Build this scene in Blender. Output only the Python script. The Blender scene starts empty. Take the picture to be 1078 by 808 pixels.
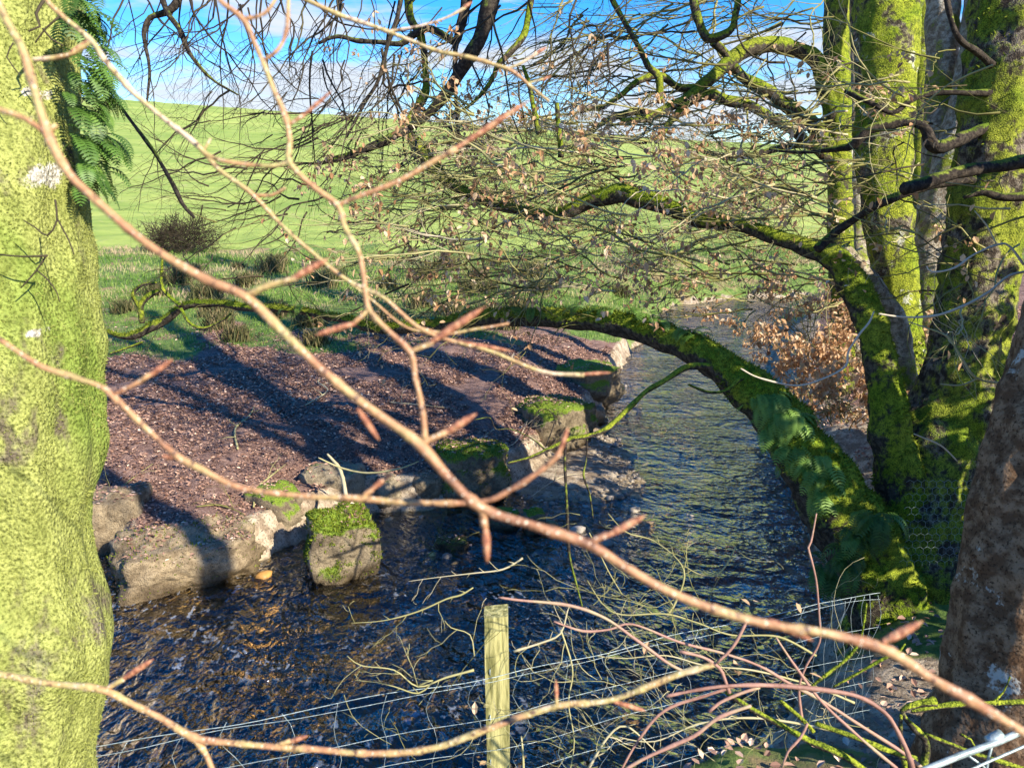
import bpy, math, random
import numpy as np
from mathutils import Vector, noise, Matrix
R = math.radians
random.seed(7); rnd = random.random
def ru(a, b): return a + (b - a) * random.random()
S = bpy.context.scene
COL = S.collection
# ------------------------------------------------------------ camera
PITCH = 14.0; CAMZ = 3.0; F = 814.0
cp, sp = math.cos(R(PITCH)), math.sin(R(PITCH))
cam = bpy.data.cameras.new('camera'); camo = bpy.data.objects.new('camera', cam); COL.objects.link(camo)
camo.location = (0, 0, CAMZ); camo.rotation_euler = (R(90 - PITCH), 0, 0)
cam.sensor_width = 36; cam.lens = 36 * F / 1078.0; cam.clip_end = 2000; cam.clip_start = 0.02
cam.dof.use_dof = True; cam.dof.focus_distance = 5.5; cam.dof.aperture_fstop = 9.5
S.camera = camo
def P(u, v, d):                 # point seen at photo pixel (u,v), d metres along the view axis
    a = (u - 539) / F; b = (404 - v) / F
    return Vector((a * d, (cp + sp * b) * d, CAMZ + (-sp + cp * b) * d))
def G(u, v, z=0.0):
    b = (404 - v) / F; t = (CAMZ - z) / (sp - cp * b)
    return P(u, v, t)
# ------------------------------------------------------------ mesh builder
class MB:
    def __init__(s): s.v = []; s.f = []; s.a = []
    def add(s, vs, fs, a=0.5):
        o = len(s.v); s.v.extend(vs); s.f.extend([tuple(i + o for i in f) for f in fs])
        if isinstance(a, (list, tuple)): s.a.extend(a)
        else: s.a.extend([a] * len(vs))
    def build(s, name, mat, parent=None, smooth=True):
        me = bpy.data.meshes.new(name)
        off = parent.location if parent is not None else Vector((0, 0, 0))
        if parent is not None and parent.parent is not None: off = parent['abs'] if 'abs' in parent else parent.parent.location
        off = Vector(off)
        me.from_pydata([(p[0] - off[0], p[1] - off[1], p[2] - off[2]) for p in s.v], [], s.f)
        at = me.attributes.new('rnd', 'FLOAT', 'POINT'); at.data.foreach_set('value', s.a)
        if smooth: me.polygons.foreach_set('use_smooth', [True] * len(me.polygons))
        me.materials.append(mat); me.update()
        o = bpy.data.objects.new(name, me); COL.objects.link(o)
        if parent is not None: o.parent = parent
        return o
def tag(o, label=None, cat=None, group=None, kind=None):
    if label: o['label'] = label
    if cat: o['category'] = cat
    if group: o['group'] = group
    if kind: o['kind'] = kind
    return o
def empty(name, loc, label, cat, group=None):
    o = bpy.data.objects.new(name, None); COL.objects.link(o); o.location = loc
    o.empty_display_size = 0.1
    return tag(o, label, cat, group)
def single(mb, name, mat, loc, label, cat, group=None, kind=None, smooth=True):   # one-mesh thing, origin at loc
    me_o = mb.build(name, mat, None, smooth)
    l = Vector(loc); me_o.data.transform(Matrix.Translation(-l)); me_o.location = l
    return tag(me_o, label, cat, group, kind)
def catmull(pts, step):
    out = []; n = len(pts)
    for i in range(n - 1):
        p0 = pts[max(i - 1, 0)]; p1 = pts[i]; p2 = pts[i + 1]; p3 = pts[min(i + 2, n - 1)]
        L = math.dist(p1[:3], p2[:3]); k = max(1, int(round(L / step)))
        for j in range(k):
            t = j / k; t2 = t * t; t3 = t2 * t
            out.append([0.5 * (2 * b + (c - a) * t + (2 * a - 5 * b + 4 * c - d) * t2 + (3 * b - a - 3 * c + d) * t3) for a, b, c, d in zip(p0, p1, p2, p3)])
    out.append(list(pts[-1])); return out
def tube(mb, pts, sides=6, a=0.5, amp=0.0, freq=6.0, ridge=0.0, tip=True):
    """pts: list of [x,y,z,r]"""
    P3 = [Vector(p[:3]) for p in pts]; n = len(P3)
    if n < 2: return
    T = (P3[1] - P3[0]).normalized(); up = Vector((0, 0, 1)) if abs(T.z) < 0.9 else Vector((1, 0, 0))
    X = T.cross(up).normalized(); vs = []; fs = []
    for i in range(n):
        T = (P3[min(i + 1, n - 1)] - P3[max(i - 1, 0)])
        if T.length < 1e-9: T = Vector((0, 0, 1))
        T.normalize(); X = (X - T * X.dot(T)).normalized(); Y = T.cross(X); r = pts[i][3]
        for k in range(sides):
            an = 2 * math.pi * k / sides; d = X * math.cos(an) + Y * math.sin(an); rr = r
            if amp:
                q = P3[i] + d * r
                rr = r + r * amp * noise.noise(q * freq) * 1.6 + r * amp * .6 * noise.noise(q * freq * 3.1)
            if ridge: rr += r * ridge * math.sin(an * 5 + 2.2 * noise.noise(P3[i] * 1.4)) * .5 + r * ridge * .5 * math.sin(an * 11 + 3 * noise.noise(P3[i] * 2 + Vector((5, 0, 0))))
            vs.append(P3[i] + d * rr)
    for i in range(n - 1):
        for k in range(sides):
            k2 = (k + 1) % sides
            fs.append((i * sides + k, i * sides + k2, (i + 1) * sides + k2, (i + 1) * sides + k))
    vs.append(P3[-1] + T * (pts[-1][3] * .5 if tip else 0)); c = len(vs) - 1
    for k in range(sides): fs.append(((n - 1) * sides + k, (n - 1) * sides + (k + 1) % sides, c))
    vs.append(P3[0]); c = len(vs) - 1
    for k in range(sides): fs.append(((k + 1) % sides, k, c))
    mb.add([tuple(v) for v in vs], fs, a)
def px(pl, step=0.06, wob=0.0):   # pl: (u,v,d,width_px)
    pts = [[*P(u, v, d), w / F * d * .5] for u, v, d, w in pl]
    out = catmull(pts, step)
    if wob:
        s = Vector((rnd() * 50, rnd() * 50, 0))
        for p in out:
            q = noise.noise_vector(Vector(p[:3]) * 4 + s); p[0] += q.x * wob; p[1] += q.y * wob; p[2] += q.z * wob
    for p in out: p[3] = max(p[3], 0.0006)
    return out
# ------------------------------------------------------------ materials
def newmat(name):
    m = bpy.data.materials.new(name); m.use_nodes = True; nt = m.node_tree; nt.nodes.clear()
    out = nt.nodes.new('ShaderNodeOutputMaterial'); return m, nt, out
class NT:
    def __init__(s, nt): s.nt = nt
    def n(s, t, ins=None, **pr):
        nd = s.nt.nodes.new('ShaderNode' + t)
        for k, v in pr.items(): setattr(nd, k, v)
        for k, v in (ins or {}).items():
            sk = nd.inputs[k]
            if isinstance(v, bpy.types.NodeSocket): s.nt.links.new(v, sk)
            else: sk.default_value = v
        return nd
    def noise(s, vec, scale, detail=4, rough=.55, dist=0): return s.n('TexNoise', {'Vector': vec, 'Scale': scale, 'Detail': detail, 'Roughness': rough, 'Distortion': dist}).outputs['Fac']
    def ramp(s, fac, stops, interp='LINEAR'):
        nd = s.n('ValToRGB', {'Fac': fac}); cr = nd.color_ramp; cr.interpolation = interp
        while len(cr.elements) < len(stops): cr.elements.new(.5)
        for e, (p, c) in zip(cr.elements, stops): e.position = p; e.color = (*c, 1) if len(c) == 3 else c
        return nd.outputs['Color']
    def mix(s, f, a, b, mode='MIX'):
        nd = s.n('Mix', data_type='RGBA', blend_type=mode)
        for i, v in ((0, f), (6, a), (7, b)):
            if isinstance(v, bpy.types.NodeSocket): s.nt.links.new(v, nd.inputs[i])
            else: nd.inputs[i].default_value = (*v, 1) if isinstance(v, tuple) and len(v) == 3 else v
        return nd.outputs[2]
    def math(s, op, a, b=0.0, c=0.0, clamp=False):
        nd = s.n('Math', operation=op, use_clamp=clamp)
        for i, v in enumerate((a, b, c)):
            if isinstance(v, bpy.types.NodeSocket): s.nt.links.new(v, nd.inputs[i])
            else: nd.inputs[i].default_value = v
        return nd.outputs[0]
    def step(s, v, lo, hi): return s.n('MapRange', {'Value': v, 'From Min': lo, 'From Max': hi}, interpolation_type='SMOOTHSTEP').outputs[0]
    def bump(s, h, strength, dist, nrm=None):
        ins = {'Height': h, 'Strength': strength, 'Distance': dist}
        if nrm: ins['Normal'] = nrm
        return s.n('Bump', ins).outputs[0]
    def obj(s): return s.n('TexCoord').outputs['Object']
    def wpos(s): return s.n('NewGeometry').outputs['Position']
    def attr(s, nm, o='Fac'): return s.n('Attribute', attribute_name=nm).outputs[o]

def mat_bark(name, moss1, moss2, bark1, bark2, amount=.6, fine=1.0, lichen=0.0, upk=.25, bs=.8, hstretch=1.0, patches=()):
    m, nt, out = newmat(name); t = NT(nt); pos = t.wpos()
    sc = t.n('VectorMath', {0: pos, 1: (1, 1, hstretch)}, operation='MULTIPLY').outputs[0]
    big = t.noise(pos, 3.5 * fine, 5, .6, .4); mid = t.noise(sc, 22 * fine, 5, .6); fin = t.noise(pos, 120 * fine, 4, .6)
    vor = t.n('TexVoronoi', {'Vector': pos, 'Scale': 95 * fine}).outputs['Distance']
    nz = t.n('SeparateXYZ', {0: t.n('NewGeometry').outputs['Normal']}).outputs[2]
    mk = t.math('ADD', t.math('MULTIPLY', nz, upk), t.math('ADD', t.math('MULTIPLY', big, .8), t.math('MULTIPLY', mid, .4)))
    msk = t.step(mk, 1.12 - amount, 1.24 - amount)
    moss = t.mix(t.step(t.math('ADD', t.math('MULTIPLY', mid, .55), t.math('MULTIPLY', fin, .5)), .38, .68), moss1, moss2)
    moss = t.mix(t.step(fin, .50, .34), moss, tuple(c * .62 for c in moss1))
    moss = t.mix(t.step(t.noise(sc, 2.2, 4, .6, .5), .45, .68), moss, t.mix(1.0, moss, (.62, .78, .50), 'MULTIPLY'))
    bark = t.mix(t.step(mid, .4, .62), bark1, bark2)
    bark = t.mix(t.step(fin, .5, .3), bark, tuple(c * .4 for c in bark1))
    col = t.mix(msk, bark, moss)
    if lichen > 0:
        lk = t.step(t.math('ADD', t.noise(pos, 6, 3, .5, .3), t.math('MULTIPLY', t.noise(pos, 60, 5, .7), .45)), .88 - lichen, .96 - lichen)
        col = t.mix(t.math('MULTIPLY', lk, .75), col, (.55, .54, .44))
    for (pp, rx_, rz_) in patches:      # pale bare bark patches of their own
        dv_ = t.n('VectorMath', {0: pos, 1: tuple(pp)}, operation='SUBTRACT').outputs[0]
        dv_ = t.n('VectorMath', {0: dv_, 1: (1 / rx_, 4, 1 / rz_)}, operation='MULTIPLY').outputs[0]
        ln_ = t.n('VectorMath', {0: dv_}, operation='LENGTH').outputs['Value']
        e_ = t.math('ADD', t.math('MULTIPLY', ln_, .7), t.math('MULTIPLY', t.math('SUBTRACT', t.noise(pos, 24, 6, .78), .5), 3.4))
        col = t.mix(t.step(e_, 1.0, .6), col, t.mix(t.step(fin, .4, .6), (.30, .27, .20), (.66, .62, .52)))
    h = t.math('ADD', t.math('MULTIPLY', mid, 1.0), t.math('MULTIPLY', t.math('SUBTRACT', fin, t.math('MULTIPLY', vor, .8)), .5))
    b = t.n('BsdfPrincipled', {'Base Color': col, 'Roughness': .95, 'Normal': t.bump(h, bs, .012 / fine), 'Specular IOR Level': .12})
    nt.links.new(b.outputs[0], out.inputs[0]); return m
def mat_attr(name, stops, rough=.75, trans=0.0, spec=.3, nscale=30, namt=.3, bump=0, interp='LINEAR'):
    """colour from per-piece attribute 'rnd' plus noise; optional translucency"""
    m, nt, out = newmat(name); t = NT(nt); pos = t.wpos()
    f = t.math('ADD', t.attr('rnd'), t.math('MULTIPLY', t.math('SUBTRACT', t.noise(pos, nscale, 4), .5), namt))
    col = t.ramp(f, stops, interp)
    ins = {'Base Color': col, 'Roughness': rough, 'Specular IOR Level': spec}
    if bump: ins['Normal'] = t.bump(t.noise(pos, nscale * 3, 4), bump, .01)
    b = t.n('BsdfPrincipled', ins); sh = b.outputs[0]
    if trans:
        tr = t.n('BsdfTranslucent', {'Color': col}); sh = t.n('MixShader', {0: trans, 1: b.outputs[0], 2: tr.outputs[0]}).outputs[0]
    nt.links.new(sh, out.inputs[0]); return m

M = {}
M['moss_tree'] = mat_bark('mossy_bark', (.08, .11, .014), (.40, .43, .04), (.06, .048, .034), (.24, .20, .15), .62, 1, .02, .22, 1.0)
M['moss_pale'] = mat_bark('mossy_pale_bark', (.14, .17, .02), (.34, .37, .05), (.24, .19, .13), (.52, .46, .36), .50, 1, .03, .1, .7)
M['limb'] = mat_bark('mossy_limb_bark', (.07, .10, .012), (.36, .40, .035), (.045, .036, .026), (.13, .105, .075), .57, 1.4, 0, .30, 1.0)
M['darklimb'] = mat_bark('dark_branch_bark', (.10, .13, .015), (.22, .26, .04), (.028, .022, .018), (.075, .06, .045), .38, 1.5, 0, .30, .8)
M['smoothbark'] = mat_bark('smooth_brown_bark', (.10, .12, .02), (.20, .22, .05), (.12, .065, .032), (.28, .18, .10), .24, .7, .015, .0, .3, 1.2)
M['twig'] = mat_attr('twig_bark', [(0, (.03, .022, .015)), (.35, (.07, .055, .03)), (.6, (.19, .18, .05)), (.8, (.40, .36, .16)), (1, (.55, .46, .33))], .8, 0, .2, 14, .25)
M['foretwig'] = mat_attr('near_twig_bark', [(0, (.15, .07, .04)), (.3, (.36, .17, .085)), (.55, (.46, .26, .12)), (.8, (.42, .34, .13)), (1, (.60, .44, .29))], .5, 0, .4, 34, 1.5, .4)
_nt = M['foretwig'].node_tree; _t = NT(_nt); _b = [n for n in _nt.nodes if n.type == 'BSDF_PRINCIPLED'][0]; _c = _b.inputs['Base Color'].links[0].from_socket
_v = _t.n('TexVoronoi', {'Vector': _t.wpos(), 'Scale': 260}).outputs['Distance']
_c2 = _t.mix(_t.step(_v, .26, .14), _c, (.72, .60, .44)); _c2 = _t.mix(_t.step(_t.noise(_t.wpos(), 150, 5, .7), .46, .36), _c2, (.11, .055, .035)); _nt.links.new(_c2, _b.inputs['Base Color'])
M['bud'] = mat_attr('bud_scales', [(0, (.18, .06, .035)), (.5, (.42, .17, .085)), (1, (.55, .32, .17))], .45, 0, .4, 90, 1.3, .5)
M['pinktwig'] = mat_attr('pink_twig_bark', [(0, (.24, .12, .085)), (.4, (.38, .21, .15)), (.65, (.42, .33, .18)), (1, (.32, .34, .12))], .6, 0, .3, 14, 1.2, .4)
M['leaf'] = mat_attr('dry_beech_leaf', [(0, (.22, .10, .05)), (.4, (.50, .27, .12)), (.75, (.68, .45, .25)), (1, (.80, .63, .43))], .6, .35, .3, 20, .2)
M['litter'] = mat_attr('leaf_litter', [(0, (.07, .038, .03)), (.4, (.26, .14, .095)), (.75, (.52, .32, .22)), (1, (.80, .60, .43))], .62, .08, .35, 9, .35)
M['fern'] = mat_attr('fern_green', [(0, (.04, .09, .012)), (.5, (.10, .20, .03)), (1, (.22, .36, .06))], .5, .3, .35, 10, .3)
M['grass'] = mat_attr('grass_blades', [(0, (.08, .16, .025)), (.35, (.21, .36, .06)), (.62, (.38, .47, .12)), (.8, (.50, .44, .20)), (1, (.62, .46, .28))], .7, .45, .2, 1.2, .45)
M['fuzz'] = mat_attr('moss_fuzz', [(0, (.19, .21, .045)), (.5, (.31, .33, .08)), (1, (.40, .42, .13))], .9, .25, .1, 12, .4)
M['fuzzdark'] = mat_attr('moss_fuzz_green', [(0, (.05, .08, .008)), (.5, (.15, .19, .018)), (1, (.31, .35, .04))], .9, .25, .1, 12, .4)
M['stone'] = mat_attr('river_pebble', [(0, (.10, .085, .07)), (.5, (.24, .20, .155)), (.8, (.36, .30, .22)), (1, (.45, .40, .33))], .6, 0, .4, 14, .4, .4)
M['rush'] = mat_attr('rush_blades', [(0, (.05, .065, .02)), (.5, (.12, .12, .045)), (1, (.30, .22, .11))], .75, .2, .2, 4, .3)

def mat_rock(name, r1, r2, moss_amt, g1=(.08, .13, .012), g2=(.24, .33, .03)):
    m, nt, out = newmat(name); t = NT(nt); pos = t.wpos()
    big = t.noise(pos, 5, 6, .62, .5); mid = t.noise(pos, 24, 6, .65); fin = t.noise(pos, 110, 4, .6)
    nz = t.n('SeparateXYZ', {0: t.n('NewGeometry').outputs['Normal']}).outputs[2]; z = t.n('SeparateXYZ', {0: pos}).outputs[2]
    col = t.mix(t.step(t.math('ADD', t.math('MULTIPLY', big, .6), t.math('MULTIPLY', mid, .4)), .38, .62), r1, r2)
    col = t.mix(t.step(fin, .48, .3), col, tuple(c * .4 for c in r1))
    mk = t.math('ADD', t.math('MULTIPLY', nz, .35), t.math('ADD', t.math('MULTIPLY', big, .7), t.math('MULTIPLY', mid, .25)))
    col = t.mix(t.step(mk, 1.10 - moss_amt, 1.22 - moss_amt), col, t.mix(t.step(fin, .4, .62), g1, g2))
    wet = t.step(z, .15, .03)      # wet rock at the water line
    col = t.mix(wet, col, t.mix(1.0, col, (.45, .42, .36), 'MULTIPLY'))
    h = t.math('ADD', mid, t.math('MULTIPLY', fin, .45))
    rough = t.math('SUBTRACT', .92, t.math('MULTIPLY', wet, .55))
    b = t.n('BsdfPrincipled', {'Base Color': col, 'Roughness': rough, 'Normal': t.bump(h, .9, .025), 'Specular IOR Level': .3})
    nt.links.new(b.outputs[0], out.inputs[0]); return m
M['rock'] = mat_rock('bank_rock', (.16, .115, .065), (.39, .30, .18), .22)
M['rock_moss'] = mat_rock('mossy_rock', (.12, .09, .055), (.31, .245, .15), .52)
M['rock_pale'] = mat_rock('pale_rock', (.18, .14, .085), (.42, .34, .22), .28)
def mat_ground():
    m, nt, out = newmat('ground_cover'); t = NT(nt); pos = t.wpos()
    z = t.n('SeparateXYZ', {0: pos}).outputs[2]
    zn = t.n('SeparateColor', {0: t.attr('zone', 'Color')}); gr, li, hl = zn.outputs[0], zn.outputs[1], zn.outputs[2]
    n1 = t.noise(pos, 1.3, 6, .6, .3); n2 = t.noise(pos, 9, 6, .65); n3 = t.noise(pos, 60, 5, .65); n4 = t.noise(pos, .12, 4, .55)
    soil = t.mix(t.step(n2, .4, .62), (.27, .20, .13), (.54, .44, .31)); soil = t.mix(t.step(n3, .48, .32), soil, (.05, .038, .026))
    lit = t.ramp(t.math('ADD', t.math('MULTIPLY', n2, .4), t.math('MULTIPLY', n3, .6)), [(.3, (.035, .022, .016)), (.48, (.18, .105, .08)), (.6, (.34, .22, .17)), (.75, (.50, .36, .28))])
    grs = t.mix(t.step(n2, .38, .62), (.08, .14, .03), (.19, .26, .06)); grs = t.mix(t.step(n1, .52, .64), grs, (.27, .20, .10))
    sc = t.n('VectorMath', {0: pos, 1: (.25, 1.6, 1)}, operation='MULTIPLY').outputs[0]
    n5 = t.noise(sc, .35, 5, .65)
    hil = t.mix(t.step(t.math('ADD', t.math('MULTIPLY', n4, .45), t.math('MULTIPLY', n5, .55)), .36, .62), (.22, .31, .06), (.40, .46, .11))
    hil = t.mix(t.step(t.noise(sc, 1.6, 7, .75), .50, .70), hil, (.16, .24, .05)); hil = t.mix(t.step(t.noise(pos, .9, 6, .75, .5), .55, .72), hil, (.40, .38, .15))
    bedn = t.n('TexVoronoi', {'Vector': pos, 'Scale': 11}, ).outputs['Color']; bv = t.n('SeparateColor', {0: bedn}).outputs[0]
    vd = t.n('TexVoronoi', {'Vector': pos, 'Scale': 11}).outputs['Distance']
    bed = t.mix(bv, (.22, .155, .07), (.62, .48, .27)); bed = t.mix(t.step(n3, .46, .28), bed, (.08, .055, .03)); bed = t.mix(t.step(vd, .5, .75), bed, (.09, .065, .035)); bed = t.mix(t.step(n1, .45, .65), bed, (.46, .35, .18))
    nz1 = t.math('ADD', t.math('MULTIPLY', n2, .5), t.math('MULTIPLY', n3, .3))
    def blend(mask, a, b): return t.mix(t.step(t.math('ADD', mask, t.math('SUBTRACT', nz1, .4)), .38, .62), a, b)
    col = blend(li, soil, lit); col = blend(gr, col, grs); col = blend(hl, col, hil)
    col = t.mix(t.step(z, .035, -.02), col, bed)
    h = t.math('ADD', n3, t.math('MULTIPLY', n2, .8)); h = t.math('ADD', h, t.math('MULTIPLY', t.math('MULTIPLY', hl, n5), 1.0))
    b = t.n('BsdfPrincipled', {'Base Color': col, 'Roughness': .92, 'Normal': t.bump(h, .7, .03), 'Specular IOR Level': .2})
    nt.links.new(b.outputs[0], out.inputs[0]); return m
M['ground'] = mat_ground()
def mat_water():
    m, nt, out = newmat('stream_water'); t = NT(nt)
    uv = t.n('UVMap', uv_map='flow').outputs[0]; pos = t.wpos()
    a = t.n('VectorMath', {0: uv, 1: (1.5, 1.0, 1)}, operation='MULTIPLY').outputs[0]
    w1 = t.noise(a, 3.0, 2, .5, 1.0); w2 = t.noise(a, 8.0, 2, .5, .8); w3 = t.noise(a, 22, 2, .5, .5)
    calm = t.noise(pos, .9, 3, .5)      # swirling patches, rough and smooth
    k = t.step(calm, .32, .62)
    h = t.math('ADD', t.math('MULTIPLY', w1, 1.0), t.math('ADD', t.math('MULTIPLY', w2, .45), t.math('MULTIPLY', w3, .14)))
    h = t.math('MULTIPLY', h, t.math('ADD', .45, t.math('MULTIPLY', k, .75)))
    nb = t.bump(h, 1.0, .15)
    nw = t.bump(h, 1.0, .05); fr = t.n('Fresnel', {'IOR': 1.78, 'Normal': nb}).outputs[0]
    gl = t.n('BsdfGlossy', {'Color': (1, 1, 1, 1), 'Roughness': .04, 'Normal': nb})
    rf = t.n('BsdfRefraction', {'Color': (.80, .78, .64, 1), 'Roughness': .0, 'IOR': 1.2, 'Normal': nb})
    dp = t.step(t.attr('depth'), .05, .50); tr = t.n('BsdfTransparent', {'Color': t.mix(dp, (.86, .76, .54), (.22, .24, .24))})
    mx = t.n('MixShader', {0: t.math('MULTIPLY', fr, 1.0, 0, True), 1: tr.outputs[0], 2: gl.outputs[0]})
    nt.nodes.remove(rf)
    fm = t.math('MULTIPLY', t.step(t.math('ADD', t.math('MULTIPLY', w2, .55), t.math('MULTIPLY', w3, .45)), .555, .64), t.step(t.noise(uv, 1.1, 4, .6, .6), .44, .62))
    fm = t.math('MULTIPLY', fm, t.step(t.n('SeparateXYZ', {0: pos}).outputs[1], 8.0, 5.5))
    df = t.n('BsdfDiffuse', {'Color': (.55, .62, .72, 1)})      # pale streaks painted on the crests for white sky glints
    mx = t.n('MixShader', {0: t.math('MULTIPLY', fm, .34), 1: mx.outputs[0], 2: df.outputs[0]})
    nt.links.new(mx.outputs[0], out.inputs[0]); return m
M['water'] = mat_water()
def mat_simple(name, c1, c2, scale=20, rough=.6, metal=0, stretch=(1, 1, 1), bump=.3, spec=.3):
    m, nt, out = newmat(name); t = NT(nt); pos = t.wpos()
    v = t.n('VectorMath', {0: pos, 1: stretch}, operation='MULTIPLY').outputs[0]; n = t.noise(v, scale, 5, .6)
    b = t.n('BsdfPrincipled', {'Base Color': t.mix(t.step(n, .36, .64), c1, c2), 'Roughness': rough, 'Metallic': metal, 'Normal': t.bump(n, bump, .008), 'Specular IOR Level': spec})
    nt.links.new(b.outputs[0], out.inputs[0]); return m
M['post'] = mat_simple('weathered_green_timber', (.17, .16, .05), (.50, .45, .18), 60, .85, 0, (1, 1, .12), .8)
M['wire'] = mat_simple('galvanised_wire', (.25, .31, .29), (.45, .52, .50), 40, .45, .3)
M['bankearth'] = mat_simple('bank_earth', (.10, .08, .055), (.22, .18, .13), 14, .95)
# ------------------------------------------------------------ terrain
RIGHT = [(18, 20.2), (10, 19.8), (7.4, 19.0), (6.0, 17.6), (4.8, 14), (3.7, 11), (3.05, 8.5), (2.75, 6.5), (2.45, 5.3), (1.95, 4.3), (1.3, 3.5), (0, 3.0), (-2, 2.75), (-4, 2.6), (-7, 2.4), (-14, 2.4)]
WL = [(-14, 6.4), (-7, 6.2), (-3.4, 6.05), (-3.0, 5.45), (-2.5, 5.55), (-2.14, 5.95), (-1.75, 6.5), (-1.3, 6.85), (-.8, 6.9), (-.2, 6.95), (.35, 6.6), (.95, 6.5), (1.6, 6.8), (1.9, 7.6), (1.9, 8.6), (1.75, 9.6), (1.7, 11), (1.9, 12.5), (2.5, 15), (3.5, 18.3), (4.4, 20.6), (6.2, 22), (10, 22.8), (18, 23)]
BL = [(-14, 6.4), (-7, 6.2), (-3.4, 6.05), (-3.0, 5.45), (-2.5, 5.55), (-2.14, 5.95), (-1.75, 6.5), (-1.35, 6.95), (-.8, 7.0), (-.4, 7.15), (-.05, 7.5), (.25, 8.1), (.7, 8.9), (.95, 9.6), (1.35, 10.8), (1.7, 12.5), (2.4, 15), (3.4, 18.3), (4.3, 20.7), (6.1, 22.1), (10, 22.9), (18, 23)]
def chain_dist(X, Y, ch):
    d = np.full(X.shape, 1e9)
    for (ax, ay), (bx, by) in zip(ch[:-1], ch[1:]):
        dx, dy = bx - ax, by - ay; t = np.clip(((X - ax) * dx + (Y - ay) * dy) / (dx * dx + dy * dy), 0, 1)
        d = np.minimum(d, np.hypot(X - ax - t * dx, Y - ay - t * dy))
    return d
def inside(X, Y, poly):
    c = np.zeros(X.shape, bool); n = len(poly)
    for i in range(n):
        ax, ay = poly[i]; bx, by = poly[(i + 1) % n]
        if ay == by: continue
        c ^= ((ay > Y) != (by > Y)) & (X < (bx - ax) * (Y - ay) / (by - ay) + ax)
    return c
def ss(t): t = np.clip(t, 0, 1); return t * t * (3 - 2 * t)
def noise2(X, Y, f, seed):
    Xf, Yf = X.ravel() * f, Y.ravel() * f
    return np.array([noise.noise((a, b, seed)) for a, b in zip(Xf.tolist(), Yf.tolist())]).reshape(X.shape)
def height(X, Y, detail=True):
    X = np.asarray(X, float); Y = np.asarray(Y, float)
    w = 0.10 * (noise2(X, Y, 1.7, 3.3) + .6 * noise2(X, Y, 4.5, 8.1)) if detail else 0 * X
    wy = 0.10 * (noise2(X, Y, 1.7, 23.3) + .6 * noise2(X, Y, 4.5, 28.1)) if detail else 0 * X
    x, y = X + w, Y + wy
    inW = inside(x, y, RIGHT + WL); inB = inside(x, y, RIGHT + BL)
    dR = chain_dist(x, y, RIGHT); dWL = chain_dist(x, y, WL); dBL = chain_dist(x, y, BL)
    dw = np.minimum(dR, dWL)
    zin = -.03 - .20 * ss(dw / 1.1) - .30 * ss((X - .3) / 1.6) * ss(dw / 1.4); zin = zin + .11 * np.exp(-((X + 1.3) / 1.4) ** 2 - ((Y - 3.8) / .7) ** 2) + .08 * np.exp(-((X + 1.2) / 1.1) ** 2 - ((Y - 4.9) / .5) ** 2)
    beach = -.045 + .075 * ss(dWL / 1.0)
    left = .06 + .24 * ss(dBL / .14) + .20 * ss(dBL / 1.5) + .03 * np.minimum(dBL, 6)
    right = .05 + .40 * ss(dR / .45) + .33 * np.minimum(dR, 3.0)
    isR = dR < dWL
    z = np.where(inW, zin, np.where(isR, right, np.where(inB, beach, left)))
    far = ss((Y - 14) / 10)
    z = np.where(inW, z, z * (1 - far) + far * (np.where(dw < 1.2, z, 1.0 + .1 * np.sin(X * .3)) * ss(dw / 2.5) + z * (1 - ss(dw / 2.5))))
    crest = np.where(X < 20, 9.3 - (X - 20) * .07, 9.3 - (X - 20) * .045); crest = np.clip(crest, 5, 16)
    t = np.clip((Y - 27) / 78, 0, 1); fr = np.where(t < .8, t * 1.08, .864 + (.136) * np.sin(np.clip((t - .8) / .2, 0, 1) * math.pi / 2))
    hz = 1.0 + (crest - 1.0) * fr - np.clip(Y - 110, 0, 400) * .01
    z = np.where(Y > 27, np.maximum(hz, .95), z)
    if detail:
        z = z + np.where(inW, .05, np.where(inB & ~isR, .02, .045)) * noise2(X, Y, 2.6, 5.0) + np.where(inW, .035, .018) * noise2(X, Y, 9.0, 7.0)
        z = z + np.where((Y > 9) & ~inB, .09, 0) * np.clip(noise2(X, Y, 1.1, 11.), -.2, 1) * ss((Y - 9) / 4)
    return z
def hz1(x, y): return float(height(np.array([x]), np.array([y]))[0])
def hzs(pts):
    a = np.array(pts); return height(a[:, 0], a[:, 1])
NX, NY = 460, 520
xs = -0.5 + 2.08 * np.sinh(np.linspace(-5.3, 5.3, NX)); ys = 6 + 2.3 * np.sinh(np.linspace(-2.5, 6.1, NY))
XX, YY = np.meshgrid(xs, ys); ZZ = height(XX, YY)
me = bpy.data.meshes.new('ground')
co = np.stack([XX, YY, ZZ], -1).reshape(-1, 3); me.vertices.add(len(co)); me.vertices.foreach_set('co', co.ravel())
idx = np.arange(NX * NY).reshape(NY, NX); q = np.stack([idx[:-1, :-1], idx[:-1, 1:], idx[1:, 1:], idx[1:, :-1]], -1).reshape(-1, 4)
me.loops.add(q.size); me.loops.foreach_set('vertex_index', q.ravel().astype(np.int32)); me.polygons.add(len(q))
me.polygons.foreach_set('loop_start', np.arange(0, q.size, 4, dtype=np.int32)); me.polygons.foreach_set('loop_total', np.full(len(q), 4, np.int32))
me.polygons.foreach_set('use_smooth', np.ones(len(q), bool)); me.update(calc_edges=True)
nb = noise2(XX, YY, .9, 2.0)
def grass_mask(X, Y, n): return ss((Y - 10.4 - .45 * np.clip(X + 5.5, -3, 9) + n * 3.6) / 2.2) * (Y < 200)
dR_ = chain_dist(XX, YY, RIGHT); dB_ = chain_dist(XX, YY, BL); isR_ = dR_ < dB_
gz = np.where(isR_, ss((YY - 17) / 2) + .8 * ss((nb - .0) * 3) * (YY < 5), grass_mask(XX, YY, nb))
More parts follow.
